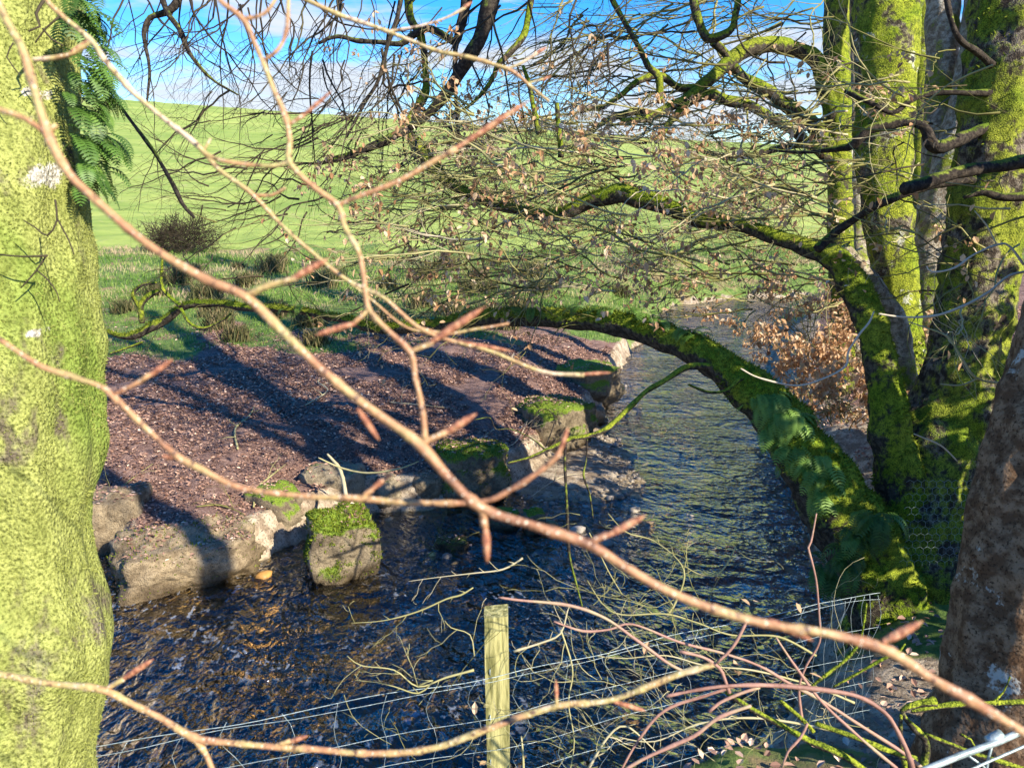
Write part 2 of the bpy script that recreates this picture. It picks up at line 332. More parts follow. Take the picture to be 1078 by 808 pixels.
inB_ = inside(XX, YY, RIGHT + BL)
lz = np.where(isR_, ss((dR_ - .5) / .5), np.where(inB_, 0, ss((dB_ - .05) / .25)))
gz = np.where(inB_ & ~isR_, 0, gz)
hl = ss((YY - 26 + nb * 2) / 3)
ca = me.color_attributes.new('zone', 'FLOAT_COLOR', 'POINT')
ca.data.foreach_set('color', np.stack([gz, lz, hl, np.ones_like(gz)], -1).ravel().astype(np.float32))
me.materials.append(M['ground']); g = bpy.data.objects.new('ground', me); COL.objects.link(g); tag(g, kind='structure')
# water sheet with flow coordinates
CEN = [(-14, 4.4), (-7, 4.3), (-3, 4.2), (-1.2, 4.8), (.4, 5.4), (1.6, 6.6), (2.3, 8.2), (2.7, 10), (3.2, 12), (3.9, 15), (4.9, 19), (6.3, 20.6), (9, 21.3), (18, 21.6)]
wx = np.arange(-13, 17.5, .14); wy = np.arange(2.0, 24.5, .14); WX, WY = np.meshgrid(wx, wy)
bestd = np.full(WX.shape, 1e9); SU = np.zeros(WX.shape); SV = np.zeros(WX.shape); acc = 0
for (ax, ay), (bx, by) in zip(CEN[:-1], CEN[1:]):
    dx, dy = bx - ax, by - ay; L = math.hypot(dx, dy); t = np.clip(((WX - ax) * dx + (WY - ay) * dy) / L / L, 0, 1)
    d = np.hypot(WX - ax - t * dx, WY - ay - t * dy); wgt = 1 / (d ** 4 + .02)
    if acc == 0: SW = np.zeros_like(d)
    SU += wgt * (acc + ((WX - ax) * dx + (WY - ay) * dy) / L); SV += wgt * ((WX - ax) * dy - (WY - ay) * dx) / L; SW += wgt; acc += L
SU /= SW; SV /= SW
wm = bpy.data.meshes.new('stream_water'); ny, nx = WX.shape
wco = np.stack([WX, WY, np.zeros_like(WX)], -1).reshape(-1, 3); wm.vertices.add(len(wco)); wm.vertices.foreach_set('co', wco.ravel())
idx = np.arange(nx * ny).reshape(ny, nx); q = np.stack([idx[:-1, :-1], idx[:-1, 1:], idx[1:, 1:], idx[1:, :-1]], -1).reshape(-1, 4)
wm.loops.add(q.size); wm.loops.foreach_set('vertex_index', q.ravel().astype(np.int32)); wm.polygons.add(len(q))
wm.polygons.foreach_set('loop_start', np.arange(0, q.size, 4, dtype=np.int32)); wm.polygons.foreach_set('loop_total', np.full(len(q), 4, np.int32)); wm.update(calc_edges=True)
uvl = wm.uv_layers.new(name='flow'); uvs = np.stack([SU.ravel(), SV.ravel()], -1)[q.ravel()]; uvl.data.foreach_set('uv', uvs.ravel().astype(np.float32))
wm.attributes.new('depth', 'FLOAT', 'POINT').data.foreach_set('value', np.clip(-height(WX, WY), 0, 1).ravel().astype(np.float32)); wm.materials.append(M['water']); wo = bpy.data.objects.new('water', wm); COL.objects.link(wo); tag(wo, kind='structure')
# ------------------------------------------------------------ scatter helpers
def leafquad(mb, p, L, W, ang, tilt, a, roll=0.0):
    """a slightly folded, pointed leaf of 4 faces"""
    m = Matrix.Rotation(ang, 3, 'Z') @ Matrix.Rotation(tilt, 3, 'Y') @ Matrix.Rotation(roll, 3, 'X')
    c = W * ru(.1, .35)
    pts = [(0, 0, 0), (L * .35, W * .5, c), (L * .75, W * .38, c * .8), (L, 0, 0), (L * .75, -W * .38, c * .8), (L * .35, -W * .5, c), (L * .5, 0, -c * .1)]
    mb.add([tuple(p + m @ Vector(q)) for q in pts], [(0, 6, 1), (1, 6, 2), (2, 6, 3), (3, 6, 4), (4, 6, 5), (5, 6, 0)], a)
def scatter(n, x0, x1, y0, y1, ok):
    X = np.random.RandomState(int(n) % 9973 + int(abs(x0) * 10)).uniform(x0, x1, n); Y = np.random.RandomState(int(n) % 997 + 5).uniform(y0, y1, n)
    k = ok(X, Y); X, Y = X[k], Y[k]; return X, Y, height(X, Y)
def inview(X, Y, Z, pad=40):
    yy = Y; zz = Z - CAMZ; d = yy * cp - zz * sp; b = (yy * sp + zz * cp); d = np.maximum(d, .1)
    u = 539 + F * X / d; v = 404 - F * b / d
    return (u > -pad) & (u < 1078 + pad) & (v > -pad) & (v < 808 + pad)
# leaf litter
mb = MB()
def okl(X, Y):
    inB = inside(X, Y, RIGHT + BL); dB = chain_dist(X, Y, BL); return ~inB & (dB > .12) & (chain_dist(X, Y, RIGHT) > dB) & (np.random.RandomState(3).rand(len(X)) > .93 * grass_mask(X, Y, noise2(X, Y, .9, 2.0)))
X, Y, Z = scatter(110000, -7, 2.5, 5.3, 13.5, okl); k = inview(X, Y, Z)
for x, y, z in zip(X[k], Y[k], Z[k]):
    if noise.noise((x * 1.3, y * 1.3, 4.0)) + .5 * noise.noise((x * 5, y * 5, 1.0)) < -.28: continue
    s = ru(.016, .042) * (1 if y < 8 else 1.2)
    leafquad(mb, Vector((x, y, z + ru(.002, .018))), s, s * .62, ru(0, 6.28), ru(-.5, .35), min(1, max(0, random.gauss(.48, .22))), ru(-.5, .5))
def okr(X, Y):
    dR = chain_dist(X, Y, RIGHT); return ~inside(X, Y, RIGHT + BL) & (dR < chain_dist(X, Y, BL)) & (dR > .25)
X, Y, Z = scatter(16000, -1, 7, 1.5, 12, okr); k = inview(X, Y, Z)
for x, y, z in zip(X[k], Y[k], Z[k]):
    s = ru(.03, .055); leafquad(mb, Vector((x, y, z + ru(.002, .03))), s, s * .62, ru(0, 6.28), ru(-.6, .4), min(1, max(0, random.gauss(.62, .22))), ru(-.5, .5))
tag(mb.build('leaf_litter', M['litter'], None, False), kind='stuff')
LIT = True
# grass
mb = MB()
def blade(mb, x, y, z, h, w, a, lean):
    an = ru(0, 6.28); dx, dy = math.cos(an), math.sin(an); l = ru(.2, 1) * lean * h; ln = ru(0, 6.28); lx, ly = math.cos(ln) * l, math.sin(ln) * l
    mb.add([(x - dx * w, y - dy * w, z - .01), (x + dx * w, y + dy * w, z - .01), (x + lx * .4 + dx * w * .7, y + ly * .4 + dy * w * .7, z + h * .6), (x + lx * .4 - dx * w * .7, y + ly * .4 - dy * w * .7, z + h * .6), (x + lx, y + ly, z + h * .9)], [(0, 1, 2, 3), (3, 2, 4)], a)
def okg(X, Y):
    nn = noise2(X, Y, .9, 2.0); cl = noise2(X, Y, 2.2, 6.0); far = ss((Y - 13) / 5)
    return ~inside(X, Y, RIGHT + BL) & (grass_mask(X, Y, nn) > .2 + .35 * np.random.RandomState(9).rand(len(X))) & (chain_dist(X, Y, BL) > .15) & (cl > -.12 - .5 * far) & (Y < 27)
X, Y, Z = scatter(75000, -14, 9, 8.6, 18, okg); k = inview(X, Y, Z); CL = noise2(X, Y, .8, 4.0); C2 = noise2(X, Y, 2.2, 6.)
for x, y, z, c, c2 in zip(X[k], Y[k], Z[k], CL[k], C2[k]):
    blade(mb, x, y, z, ru(.035, .08) * (1 + max(0, c2)), ru(.003, .007), min(1, max(0, .42 + c * .8 + random.gauss(0, .17))), .8)
X, Y, Z = scatter(60000, -24, 16, 16, 30, okg); k = inview(X, Y, Z); CL = noise2(X, Y, .5, 14.0)
for x, y, z, c in zip(X[k], Y[k], Z[k], CL[k]):
    blade(mb, x, y, z, ru(.06, .17), ru(.007, .014), min(1, max(0, .56 + c * 1.0 + random.gauss(0, .18))), .8)
tag(mb.build('grass', M['grass'], None, False), kind='stuff')
# beach and bed gravel
ICO = None
def icos(sub):
    import bmesh
    bm = bmesh.new(); bmesh.ops.create_icosphere(bm, subdivisions=sub, radius=1); v = [x.co.copy() for x in bm.verts]; f = [tuple(y.index for y in x.verts) for x in bm.faces]; bm.free(); return v, f
I1, I2, I4, I5 = icos(1), icos(2), icos(4), icos(5)
def pebble(mb, p, s, a, ico=I1, flat=.6):
    m = Matrix.Rotation(ru(0, 6.28), 3, 'Z'); o = Vector((rnd() * 90, rnd() * 90, 0)); e = (ru(.75, 1.3), ru(.7, 1), flat * ru(.7, 1.2))
    vs = [tuple(p + m @ Vector((q.x * e[0], q.y * e[1], q.z * e[2])) * s * (1 + .35 * noise.noise(q * 1.4 + o))) for q in ico[0]]
    mb.add(vs, ico[1], a)
mb = MB()
def okp(X, Y): return (inside(X, Y, RIGHT + BL) & (chain_dist(X, Y, WL) < .95) & (Y > 5.2) & (X > -.9))
X, Y, Z = scatter(9000, -3.5, 2.6, 5.2, 12, okp); den = noise2(X, Y, 1.6, 9.0)
for x, y, z, dn in zip(X, Y, Z, den):
    if dn < -.05 or z > .5: continue
    s = .012 + .035 * rnd() ** 3; pebble(mb, Vector((x, y, z + s * .1)), s, min(1, max(0, random.gauss(.6, .25))))
X, Y, Z = scatter(3500, -4, 3, 3.2, 8, lambda X, Y: inside(X, Y, RIGHT + WL))
for x, y, z in zip(X, Y, Z):
    if z > -.05: continue
    s = .015 + .05 * rnd() ** 3; pebble(mb, Vector((x, y, z + s * .1)), s, random.gauss(.4, .2))
tag(mb.build('gravel', M['stone']), kind='stuff')
# ------------------------------------------------------------ rocks
def rock(loc, size, rot, mat, label, name='boulder', boxy=.5, tilt=0.0, seed=0, amp=.16, group=None, tuft=0, ico=I4):
    mb = MB(); o = Vector((seed * 7.3, seed * 3.1, 0)); m = Matrix.Rotation(rot, 3, 'Z') @ Matrix.Rotation(tilt, 3, 'Y')
    for_v = []
    for q in ico[0]:
        mx = max(abs(q.x), abs(q.y), abs(q.z)); c = q / mx; p = q.lerp(c, boxy)
        dd = 1 + amp * noise.noise(q * 1.6 + o) + amp * .5 * noise.noise(q * 4 + o) + amp * .22 * noise.noise(q * 11 + o)
        crk = abs(noise.noise(Vector((q.x * 2.2, q.y * 2.2, q.z * .7)) + o)); dd -= .10 * max(0, 1 - crk / .07)
        w = Vector((p.x * size[0], p.y * size[1], p.z * size[2])) * .5 * dd
        for_v.append(tuple(Vector(loc) + m @ w))
    mb.add(for_v, ico[1])
    base = Vector((loc[0], loc[1], loc[2] - size[2] * .5))
    if not tuft: return single(mb, name, M[mat], base, label, 'rock', group)
    e = empty(name, base, label, 'rock', group); mb.build('stone', M[mat], e)
    fz = MB(); fuzz(fz, for_v, ico[1], tuft, .022, lambda n, c: n.z > .25 + .5 * noise.noise(Vector(c) * 6)); fz.build('moss', M['fuzzdark'], e, False)
    return e
def fuzz(mb, vs, fs, n, size, ok=None, a0=.5):
    """short moss shoots over a surface"""
    V = [Vector(v) for v in vs]; tris = []; cum = []; tot = 0
    for f in fs:
        for k in range(1, len(f) - 1):
            a, b, c = V[f[0]], V[f[k]], V[f[k + 1]]; nn = (b - a).cross(c - a); A = nn.length
            if A < 1e-10: continue
            nn /= A
            if ok and not ok(nn, (a + b + c) / 3): continue
            tot += A; cum.append(tot); tris.append((a, b, c, nn))
    if not tris: return
    import bisect
    for _ in range(n):
        a, b, c, nn = tris[bisect.bisect_left(cum, rnd() * tot)]
        r1, r2 = rnd(), rnd()
        if r1 + r2 > 1: r1, r2 = 1 - r1, 1 - r2
        p = a + (b - a) * r1 + (c - a) * r2 - nn * size * .15
        t = Vector((ru(-1, 1), ru(-1, 1), ru(-1, 1))); t = (t - nn * t.dot(nn)).normalized(); s = size * ru(.5, 1.3)
        tip = p + nn * s + t.cross(nn) * s * ru(-.8, .8) + Vector((0, 0, s * ru(-.3, .3))); w = t * s * .28
        al = min(1, max(0, random.gauss(a0, .2)))
        mb.add([tuple(p - w), tuple(p + w), tuple(tip)], [(0, 1, 2)], al)
rk1 = rock((-2.62, 5.76, .09), (1.12, .75, .54), R(29), 'rock', 'long pale bank block with flat top beside the big left trunk', boxy=.52, seed=1, amp=.2, tuft=900, ico=I5)
rock((-3.45, 6.25, .20), (.55, .5, .60), R(10), 'rock', 'brown block half hidden behind the big left trunk', boxy=.7, seed=2)
rock((-2.12, 6.45, .20), (.42, .5, .50), R(60), 'rock_moss', 'upright pale green rock at the inner corner of the bank', boxy=.5, seed=3, amp=.2)
rock((-1.40, 5.82, .17), (.56, .56, .66), R(20), 'rock_moss', 'square boulder standing in the water with a thick moss cap', boxy=.52, seed=4, amp=.2, tuft=5200, ico=I5)
rock((-1.72, 7.02, .22), (.62, .5, .46), R(-8), 'rock_pale', 'pale bank rock behind the moss capped boulder', boxy=.6, seed=5)
rock((-1.22, 7.08, .15), (.26, .32, .34), R(20), 'rock_pale', 'small pale rock beside the hanging root', boxy=.4, seed=6)
rock((-.42, 7.42, .24), (.72, .7, .58), R(12), 'rock_moss', 'mossy bank boulder with a dark right face at the start of the gravel', boxy=.62, seed=7, amp=.18, tuft=2600)
rock((-.84, 7.2, .14), (.4, .4, .36), R(40), 'rock', 'low rock in shade left of the mossy bank boulder', boxy=.5, seed=8)
rock((.50, 9.0, .26), (.95, .85, .62), R(35), 'rock_moss', 'rounded sandy boulder with a moss top above the gravel beach', boxy=.5, seed=9, amp=.2, tuft=1500)
rock((1.12, 10.9, .30), (.8, .9, .6), R(30), 'rock_moss', 'dark boulder farthest up the left bank', boxy=.5, seed=10, amp=.2)
rock((1.05, 9.9, .10), (.38, .3, .26), R(10), 'rock', 'small stone at the foot of the far dark boulder', boxy=.4, seed=11)
rock((.20, 6.52, .06), (.19, .17, .30), R(15), 'rock_moss', 'small dark block standing at the tip of the gravel beach', boxy=.7, seed=12)
rock((-.06, 6.62, .05), (.28, .22, .22), R(-20), 'rock_moss', 'squat dark mossy stone left of the small upright block', boxy=.5, seed=13)
rock((-.52, 6.22, -.02), (.30, .2, .16), R(-12), 'rock_moss', 'flat green stone under the debris of sticks in the stream', boxy=.4, seed=14)
from mathutils.bvhtree import BVHTree
mb = MB()
for o in [o for o in bpy.data.objects if o.name.startswith('boulder') or o.name.startswith('stone')]:
    if not o.data and not o.children: continue
    me_ = o.data; 
    if me_ is None: continue
    off = o.parent.location if o.parent else o.location
    vs = [tuple(v.co + off) for v in me_.vertices]; bv = BVHTree.FromPolygons(vs, [tuple(p.vertices) for p in me_.polygons])
    x0, x1 = min(v[0] for v in vs), max(v[0] for v in vs); y0, y1 = min(v[1] for v in vs), max(v[1] for v in vs)
    big = (x1 - x0) > .9; ym = .42 if big else .6
    for _ in range(int(900 * (x1 - x0) * (y1 - y0))):
        x, y = ru(x0, x1), ru(y0 + (y1 - y0) * ym * rnd(), y1); h = bv.ray_cast(Vector((x, y, 3)), Vector((0, 0, -1)))
        if h[0] and h[1].z > .75 and noise.noise(h[0] * 3) > -.15: sz = ru(.02, .045); leafquad(mb, h[0] + Vector((0, 0, .004)), sz, sz * .6, ru(0, 6.28), ru(-.3, .3), min(1, max(0, random.gauss(.55, .22))), ru(-.4, .4))
tag(mb.build('leaf_litter', M['litter'], None, False), kind='stuff')
PEB = [(278, 603, .11, 'orange stone in shallow water by the end of the long bank block', 1.0, (.50, .26, .07)), (455, 581, .07, 'small yellow stone beside the debris sticks', .9, (.5, .42, .16)), (470, 583, .075, 'small grey brown stone right of the yellow stone', .5, None), (479, 590, .06, 'tiny orange stone below the debris sticks', .9, (.42, .26, .10)),
       (608, 556, .11, 'pale stone at the foot of the beach near the hanging twig', .9, None), (640, 570, .09, 'buff stone at the lower edge of the beach', .7, None), (580, 552, .12, 'greenish stone on the lower beach', .6, (.25, .27, .12)), (652, 545, .08, 'cream stone in the middle of the gravel', 1, None), (668, 535, .08, 'round stone on the right side of the gravel', .8, None), (620, 520, .07, 'pale flat stone on the upper beach', .9, None)]
for i, (u, v, s, lb, a, c) in enumerate(PEB):
    mb = MB(); p = G(u, v, 0.02); z = max(hz1(p.x, p.y), -.02); pebble(mb, Vector((p.x, p.y, z + s * .2)), s * .6, a, I2, .7)
    mt = M['stone'] if c is None else mat_simple('stone_tint', tuple(x * .6 for x in c), c, 14, .5)
    single(mb, 'stone', mt, (p.x, p.y, z), lb, 'stone')
# ------------------------------------------------------------ recursive twig sprays
TIPS = []
def grow(mb, p, d, L, r, lvl, a, bend=.25, grav=0.0, dens=1.0, ang=.75, leaves=None, lp=0.0, sides=4, seg=None, plane=None):
    n = max(3, int(L / (seg or .07))); n = min(n, 16); st = L / n; pts = [[*p, r]]; side = random.choice((-1, 1)); d = d.normalized()
    pl = plane or Vector((ru(-.4, .4), ru(-1, 0), ru(.2, 1))).normalized()
    zig = .30
    for i in range(n):
        ax = pl
        d = (d + Vector((ru(-1, 1), ru(-1, 1), ru(-1, 1))) * bend * .5 + Vector((0, 0, -grav)) + d.cross(ax) * side * zig).normalized()
        p = p + d * st * ru(.8, 1.2); rr = r * (1 - .75 * (i + 1) / n); pts.append([*p, max(rr, .0009)])
        if lvl > 0 and i > 0 and rnd() < .8 * dens:
            side = -side; q = d.cross(ax).normalized() * side
            cd = (d * math.cos(ang) + q * math.sin(ang) * ru(.7, 1.2) + Vector((ru(-1, 1), ru(-1, 1), ru(-1, 1))) * .25)
            grow(mb, p, cd, L * ru(.35, .62) * (1 - .45 * i / n), rr * .62, lvl - 1, a + ru(-.08, .1), bend, grav, dens, ang, leaves, lp, max(3, sides - 1), seg, pl)
        elif leaves is not None and rnd() < lp: leaf_on(leaves, p)
    tube(mb, pts, sides, a)
    if leaves is not None and rnd() < lp * 1.5: leaf_on(leaves, p)
def leaf_on(lm, p):
    p = Vector(p)
    if noise.noise(p * 1.5) < .02: return
    for _ in range(random.choice((1, 2, 3, 4))):
        s = ru(.035, .06); leafquad(lm, p + Vector((ru(-1, 1), ru(-1, 1), ru(-1, 1))) * .035, s, s * .6, ru(0, 6.28), ru(.1, 1.5), min(1, max(0, random.gauss(.62, .2))), ru(-.8, .8))
def gpx(mb, u0, v0, d0, u1, v1, d1, w=3, lvl=2, a=.3, **k):
    p0 = P(u0, v0, d0); p1 = P(u1, v1, d1); grow(mb, p0, p1 - p0, (p1 - p0).length, w * .62 / F * d0 * .5, lvl, a, **k)
def fern(mb, p, d, L, a, n=11):
    d = d.normalized(); pts = []; q = Vector(p); dd = d.copy(); sidev = dd.cross(Vector((0, 0, 1)))
    if sidev.length < .1: sidev = Vector((1, 0, 0))
    sidev.normalize(); st = L / n
    for i in range(n + 1):
        pts.append(q.copy()); dd = (dd + Vector((0, 0, -.10 - .02 * i)) + sidev * ru(-.03, .03)).normalized(); q = q + dd * st
        if i > 0:
            w = L * .26 * math.sin(math.pi * min(1, (i + 1.2) / (n + 1.6))) ** .7
            for s in (-1, 1):
                o = pts[-1]; tipp = o + sidev * s * w + dd * w * .35 + Vector((0, 0, -w * .15)); h = dd * st * .20
                mb.add([tuple(o - h * .9), tuple(o + sidev * s * w * .6 + dd * w * .1 - h * .7), tuple(tipp), tuple(o + sidev * s * w * .55 + dd * w * .3 + h * .7), tuple(o + h * .9)], [(0, 1, 2, 3, 4)], min(1, max(0, a + ru(-.12, .12))))
    tube(mb, [[*x, .0018 * (1 - i / (n + 2))] for i, x in enumerate(pts)], 3, a)
def fern_clump(p, nrm, n, L, label, group=None, a=.5, spread=1.0):
    L *= 1.25
    mb = MB(); nrm = Vector(nrm)
    for _ in range(n):
        an = ru(0, 6.28); t = Vector((math.cos(an), math.sin(an), ru(-.3, .4)))
        fern(mb, p + Vector((ru(-1, 1), ru(-1, 1), ru(-1, 1))) * .04, nrm * .8 + t * spread * ru(.4, 1), L * ru(.6, 1.15), a + ru(-.25, .3), random.choice((11, 13, 15)))
    return single(mb, 'fern', M['fern'], p, label, 'fern', group, smooth=False)
# ------------------------------------------------------------ left mossy trunk
base = P(-20, 900, 1.95); base.z = 1.25
lt = empty('mossy_tree', base, 'huge trunk coated in bright yellow green moss filling the left edge of the photo', 'tree')
mb = MB()
tp = [(8, 1400, 1.9, 300), (4, 1100, 1.9, 225), (0, 900, 1.9, 205), (4, 808, 1.9, 190), (4, 740, 1.9, 200), (3, 690, 1.9, 214), (2, 650, 1.9, 214), (0, 600, 1.9, 196), (-4, 540, 1.9, 192), (0, 470, 1.9, 200), (2, 400, 1.9, 202), (-2, 330, 1.9, 198), (-6, 260, 1.92, 192), (-10, 180, 1.95, 186), (-14, 90, 2.0, 184), (-16, 0, 2.05, 190), (-20, -150, 2.2, 190), (-20, -500, 2.6, 170), (-10, -900, 3.0, 150), (0, -1500, 3.6, 100)]
tp = [(u - 9, v, d, w) for u, v, d, w in tp]
tube(mb, px(tp, .022), 110, .5, .06, 5.0, .06)
from mathutils.bvhtree import BVHTree
_bv = BVHTree.FromPolygons(mb.v, mb.f); PT = []
for (u, v, a_, b_) in ((40, 184, .009, .022), (50, 100, .006, .012), (32, 352, .007, .007)):
    _o = Vector((0, 0, CAMZ)); _h = _bv.ray_cast(_o, (P(u, v, 1) - _o).normalized())
    if _h[0]: PT.append((_h[0], a_, b_))
M['moss_big'] = mat_bark('mossy_bark_yellow', (.20, .22, .05), (.40, .42, .12), (.15, .12, .08), (.27, .23, .16), .69, 1.1, -.1, 0, 1.2, .45, PT)  # the big left trunk's own yellow green moss
mb.build('trunk', M['moss_big'], lt)
fz = MB(); fuzz(fz, mb.v, mb.f, 42000, .0065, lambda n, c: n.y < .3 and n.x > -.75 and .7 < c.z < 4.2 and noise.noise(c * 9) > -.28); fz.build('moss', M['fuzz'], lt, False)
tg = MB()
for pl in ([(50, -5, 1.72, 4), (38, 15, 1.7, 3.2), (42, 28, 1.7, 2.5), (30, 33, 1.69, 2)], [(62, 18, 1.7, 2.6), (48, 30, 1.7, 2), (37, 45, 1.7, 1.6)], [(45, 30, 1.7, 2), (55, 42, 1.7, 2), (66, 48, 1.7, 1.6)], [(14, 45, 1.68, 1.6), (7, 60, 1.68, 1.5), (15, 72, 1.68, 1.4), (22, 80, 1.68, 1)],
           [(58, 210, 1.7, 2.2), (60, 232, 1.7, 2), (50, 248, 1.7, 2), (38, 240, 1.7, 1.6), (25, 232, 1.7, 1.2)], [(48, 270, 1.7, 2), (38, 285, 1.7, 1.8), (22, 303, 1.7, 1.4)], [(38, 284, 1.7, 1.6), (50, 294, 1.7, 1.6), (60, 308, 1.7, 1.2), (63, 318, 1.7, .9)], [(60, 230, 1.7, 1.8), (72, 252, 1.7, 1.6), (78, 268, 1.7, 1.2)], [(0, 268, 1.68, 1.8), (25, 270, 1.68, 2), (50, 269, 1.69, 2.6)]):
    tg = MB(); tube(tg, px(pl, .02), 5, .25); tg.build('twig', M['twig'], lt)
for (u, v, dz, n) in ((84, 20, 1.9, 16), (90, 70, 1.9, 16), (92, 105, 1.92, 16), (92, 150, 1.92, 14), (90, 185, 1.93, 10)):
    fern_clump(P(u, v, dz), (.95, -.3, .1), n * 2, .075, 'dark green fern growing down the right side of the big left trunk', 'ferns on the left trunk', .35, .9)
# ------------------------------------------------------------ many stemmed tree
tb = P(955, 690, 4.9); tb.z = hz1(tb.x, tb.y) - .05
mt = empty('beech_tree', tb, 'many stemmed mossy tree on the right bank with a long limb reaching over the stream', 'tree')
def limb(parent, pl, mat='moss_tree', sides=20, amp=.10, ridge=.03, wob=0.0, name='limb', step=.05, fz=0, fs=.02, fm='fuzzdark', a=.5):
    mb = MB(); pts = px(pl, step, wob); tube(mb, pts, sides, a, amp, 7.0, ridge); o = mb.build(name, M[mat], parent)
    if fz:
        f = MB(); fuzz(f, mb.v, mb.f, fz, fs, lambda n, c: n.z > .15 + .7 * noise.noise(c * 4)); f.build('moss', M[fm], o, False)
    return pts
T1 = [(960, 900, 4.9, 210), (960, 760, 4.9, 170), (964, 680, 4.9, 140), (970, 610, 4.9, 118), (978, 540, 4.95, 104), (992, 470, 5, 98), (1008, 420, 5, 84), (1022, 350, 5, 76), (1036, 250, 5, 76), (1048, 150, 5, 78), (1062, 50, 5.05, 80), (1078, -60, 5.1, 76), (1100, -250, 5.2, 70), (1110, -600, 5.4, 60), (1090, -1100, 5.8, 50)]
M['moss_dark'] = mat_bark('mossy_bark_patchy', (.08, .10, .014), (.34, .37, .04), (.05, .038, .027), (.24, .20, .15), .60, 1.2, .0, .0, 1.0, .7)
limb(mt, T1, 'moss_dark', 40, .13, .07, name='trunk', fz=6500, fs=.02, fm='fuzzdark')
LOW = [(950, 660, 4.72, 120), (915, 590, 4.72, 108), (880, 530, 4.78, 92), (848, 482, 4.85, 78), (818, 440, 4.95, 66), (785, 405, 5.05, 55), (752, 380, 5.2, 47), (715, 360, 5.4, 42), (675, 347, 5.6, 40), (630, 338, 5.8, 34), (580, 334, 6.0, 28), (530, 333, 6.2, 27), (480, 338, 6.4, 22), (430, 345, 6.6, 19), (390, 344, 6.8, 15), (350, 333, 7, 12), (310, 326, 7.2, 11), (265, 324, 7.4, 12), (225, 320, 7.6, 11), (195, 322, 7.7, 11), (165, 342, 7.8, 14), (135, 354, 7.9, 11), (112, 348, 8, 5)]
limb(mt, [(u, v, d, w * (.78 if u > 760 else .70)) for u, v, d, w in LOW], 'limb', 26, .14, .05, wob=.02, fz=9000, fs=.022)
limb(mt, [(962, 570, 4.9, 70), (950, 500, 4.85, 52), (938, 450, 4.85, 42), (928, 385, 4.9, 34), (912, 330, 5.0, 33), (893, 290, 5.1, 30), (872, 268, 5.2, 24), (850, 261, 5.3, 19), (820, 250, 5.4, 16), (780, 238, 5.6, 15), (745, 233, 5.8, 15), (715, 224, 5.9, 17), (685, 212, 6, 19), (655, 205, 6.1, 20), (628, 209, 6.2, 17), (600, 223, 6.3, 15), (570, 227, 6.4, 13), (540, 220, 6.5, 12), (512, 213, 6.6, 10), (488, 200, 6.7, 9), (468, 186, 6.8, 9), (450, 163, 6.9, 9), (434, 145, 7, 10), (428, 132, 7, 10), (440, 112, 7, 9), (448, 95, 7, 8), (448, 70, 7, 7), (444, 40, 7, 8), (432, 15, 7, 9), (430, -30, 7, 9), (440, -120, 7, 8)], 'limb', 16, .15, .04, wob=.015, fz=3500, fs=.022)
limb(mt, [(965, 520, 6.0, 60), (957, 430, 6.6, 46), (952, 370, 6.8, 40), (945, 300, 6.8, 42), (934, 220, 6.8, 50), (930, 150, 6.8, 56), (933, 80, 6.8, 60), (934, 0, 6.85, 68), (930, -100, 6.9, 66), (920, -400, 7.1, 55), (900, -900, 7.8, 40)], 'moss_tree', 32, .09, .05, name='trunk', fz=3500, fs=.02, fm='fuzz')
limb(mt, [(995, 480, 6.6, 62), (988, 400, 7.0, 56), (984, 320, 7.2, 52), (988, 250, 7.3, 50), (1003, 180, 7.3, 44), (1020, 110, 7.4, 38), (1034, 20, 7.5, 36), (1045, -80, 7.6, 36), (1060, -400, 7.8, 30), (1080, -900, 8.2, 20)], 'moss_pale', 24, .08, .05, name='trunk')
limb(mt, [(985, 290, 7.5, 36), (984, 230, 7.6, 34), (988, 160, 7.7, 32), (991, 80, 7.8, 31), (992, 0, 7.8, 32), (990, -100, 7.9, 30), (985, -500, 8.2, 24), (980, -900, 8.8, 16)], 'moss_pale', 24, .08, .05, name='trunk')
# second mossy arm from base, left of stem A
limb(mt, [(958, 410, 5.5, 20), (945, 345, 5.5, 22), (925, 310, 5.4, 24), (905, 285, 5.35, 20), (886, 262, 5.3, 16)], 'moss_pale', 14, .16, .04)
DARK = [[(1100, 168, 4.2, 15), (1060, 173, 4.1, 14), (1020, 180, 4.0, 13), (985, 188, 3.9, 13), (952, 200, 3.8, 15)], [(1024, 188, 4.8, 12), (985, 193, 4.7, 11), (955, 203, 4.6, 9), (925, 215, 4.6, 8), (903, 228, 4.7, 7), (880, 243, 4.8, 9), (860, 262, 4.8, 10)],
        [(1050, 130, 4.9, 11), (1018, 143, 4.8, 13), (985, 155, 4.7, 14), (972, 135, 4.7, 11), (950, 128, 4.7, 10), (915, 135, 4.7, 11), (898, 152, 4.75, 10), (885, 156, 4.8, 7), (850, 160, 5, 4), (810, 157, 5.2, 3)], [(1048, 72, 4.9, 9), (1030, 55, 4.8, 8), (1010, 38, 4.7, 7), (1000, 15, 4.7, 6), (994, -30, 4.7, 6)],
        [(1060, 100, 4.9, 9), (1020, 98, 4.8, 6), (985, 97, 4.8, 6), (960, 105, 4.8, 6), (940, 118, 4.8, 5), (915, 108, 4.8, 6), (890, 95, 4.9, 6)], [(1090, 205, 4.6, 10), (1060, 207, 4.6, 9), (1035, 202, 4.6, 8), (1015, 208, 4.6, 4)]]
for pl in DARK: limb(mt, pl, 'darklimb', 10, .18, .03, wob=.012, step=.03)
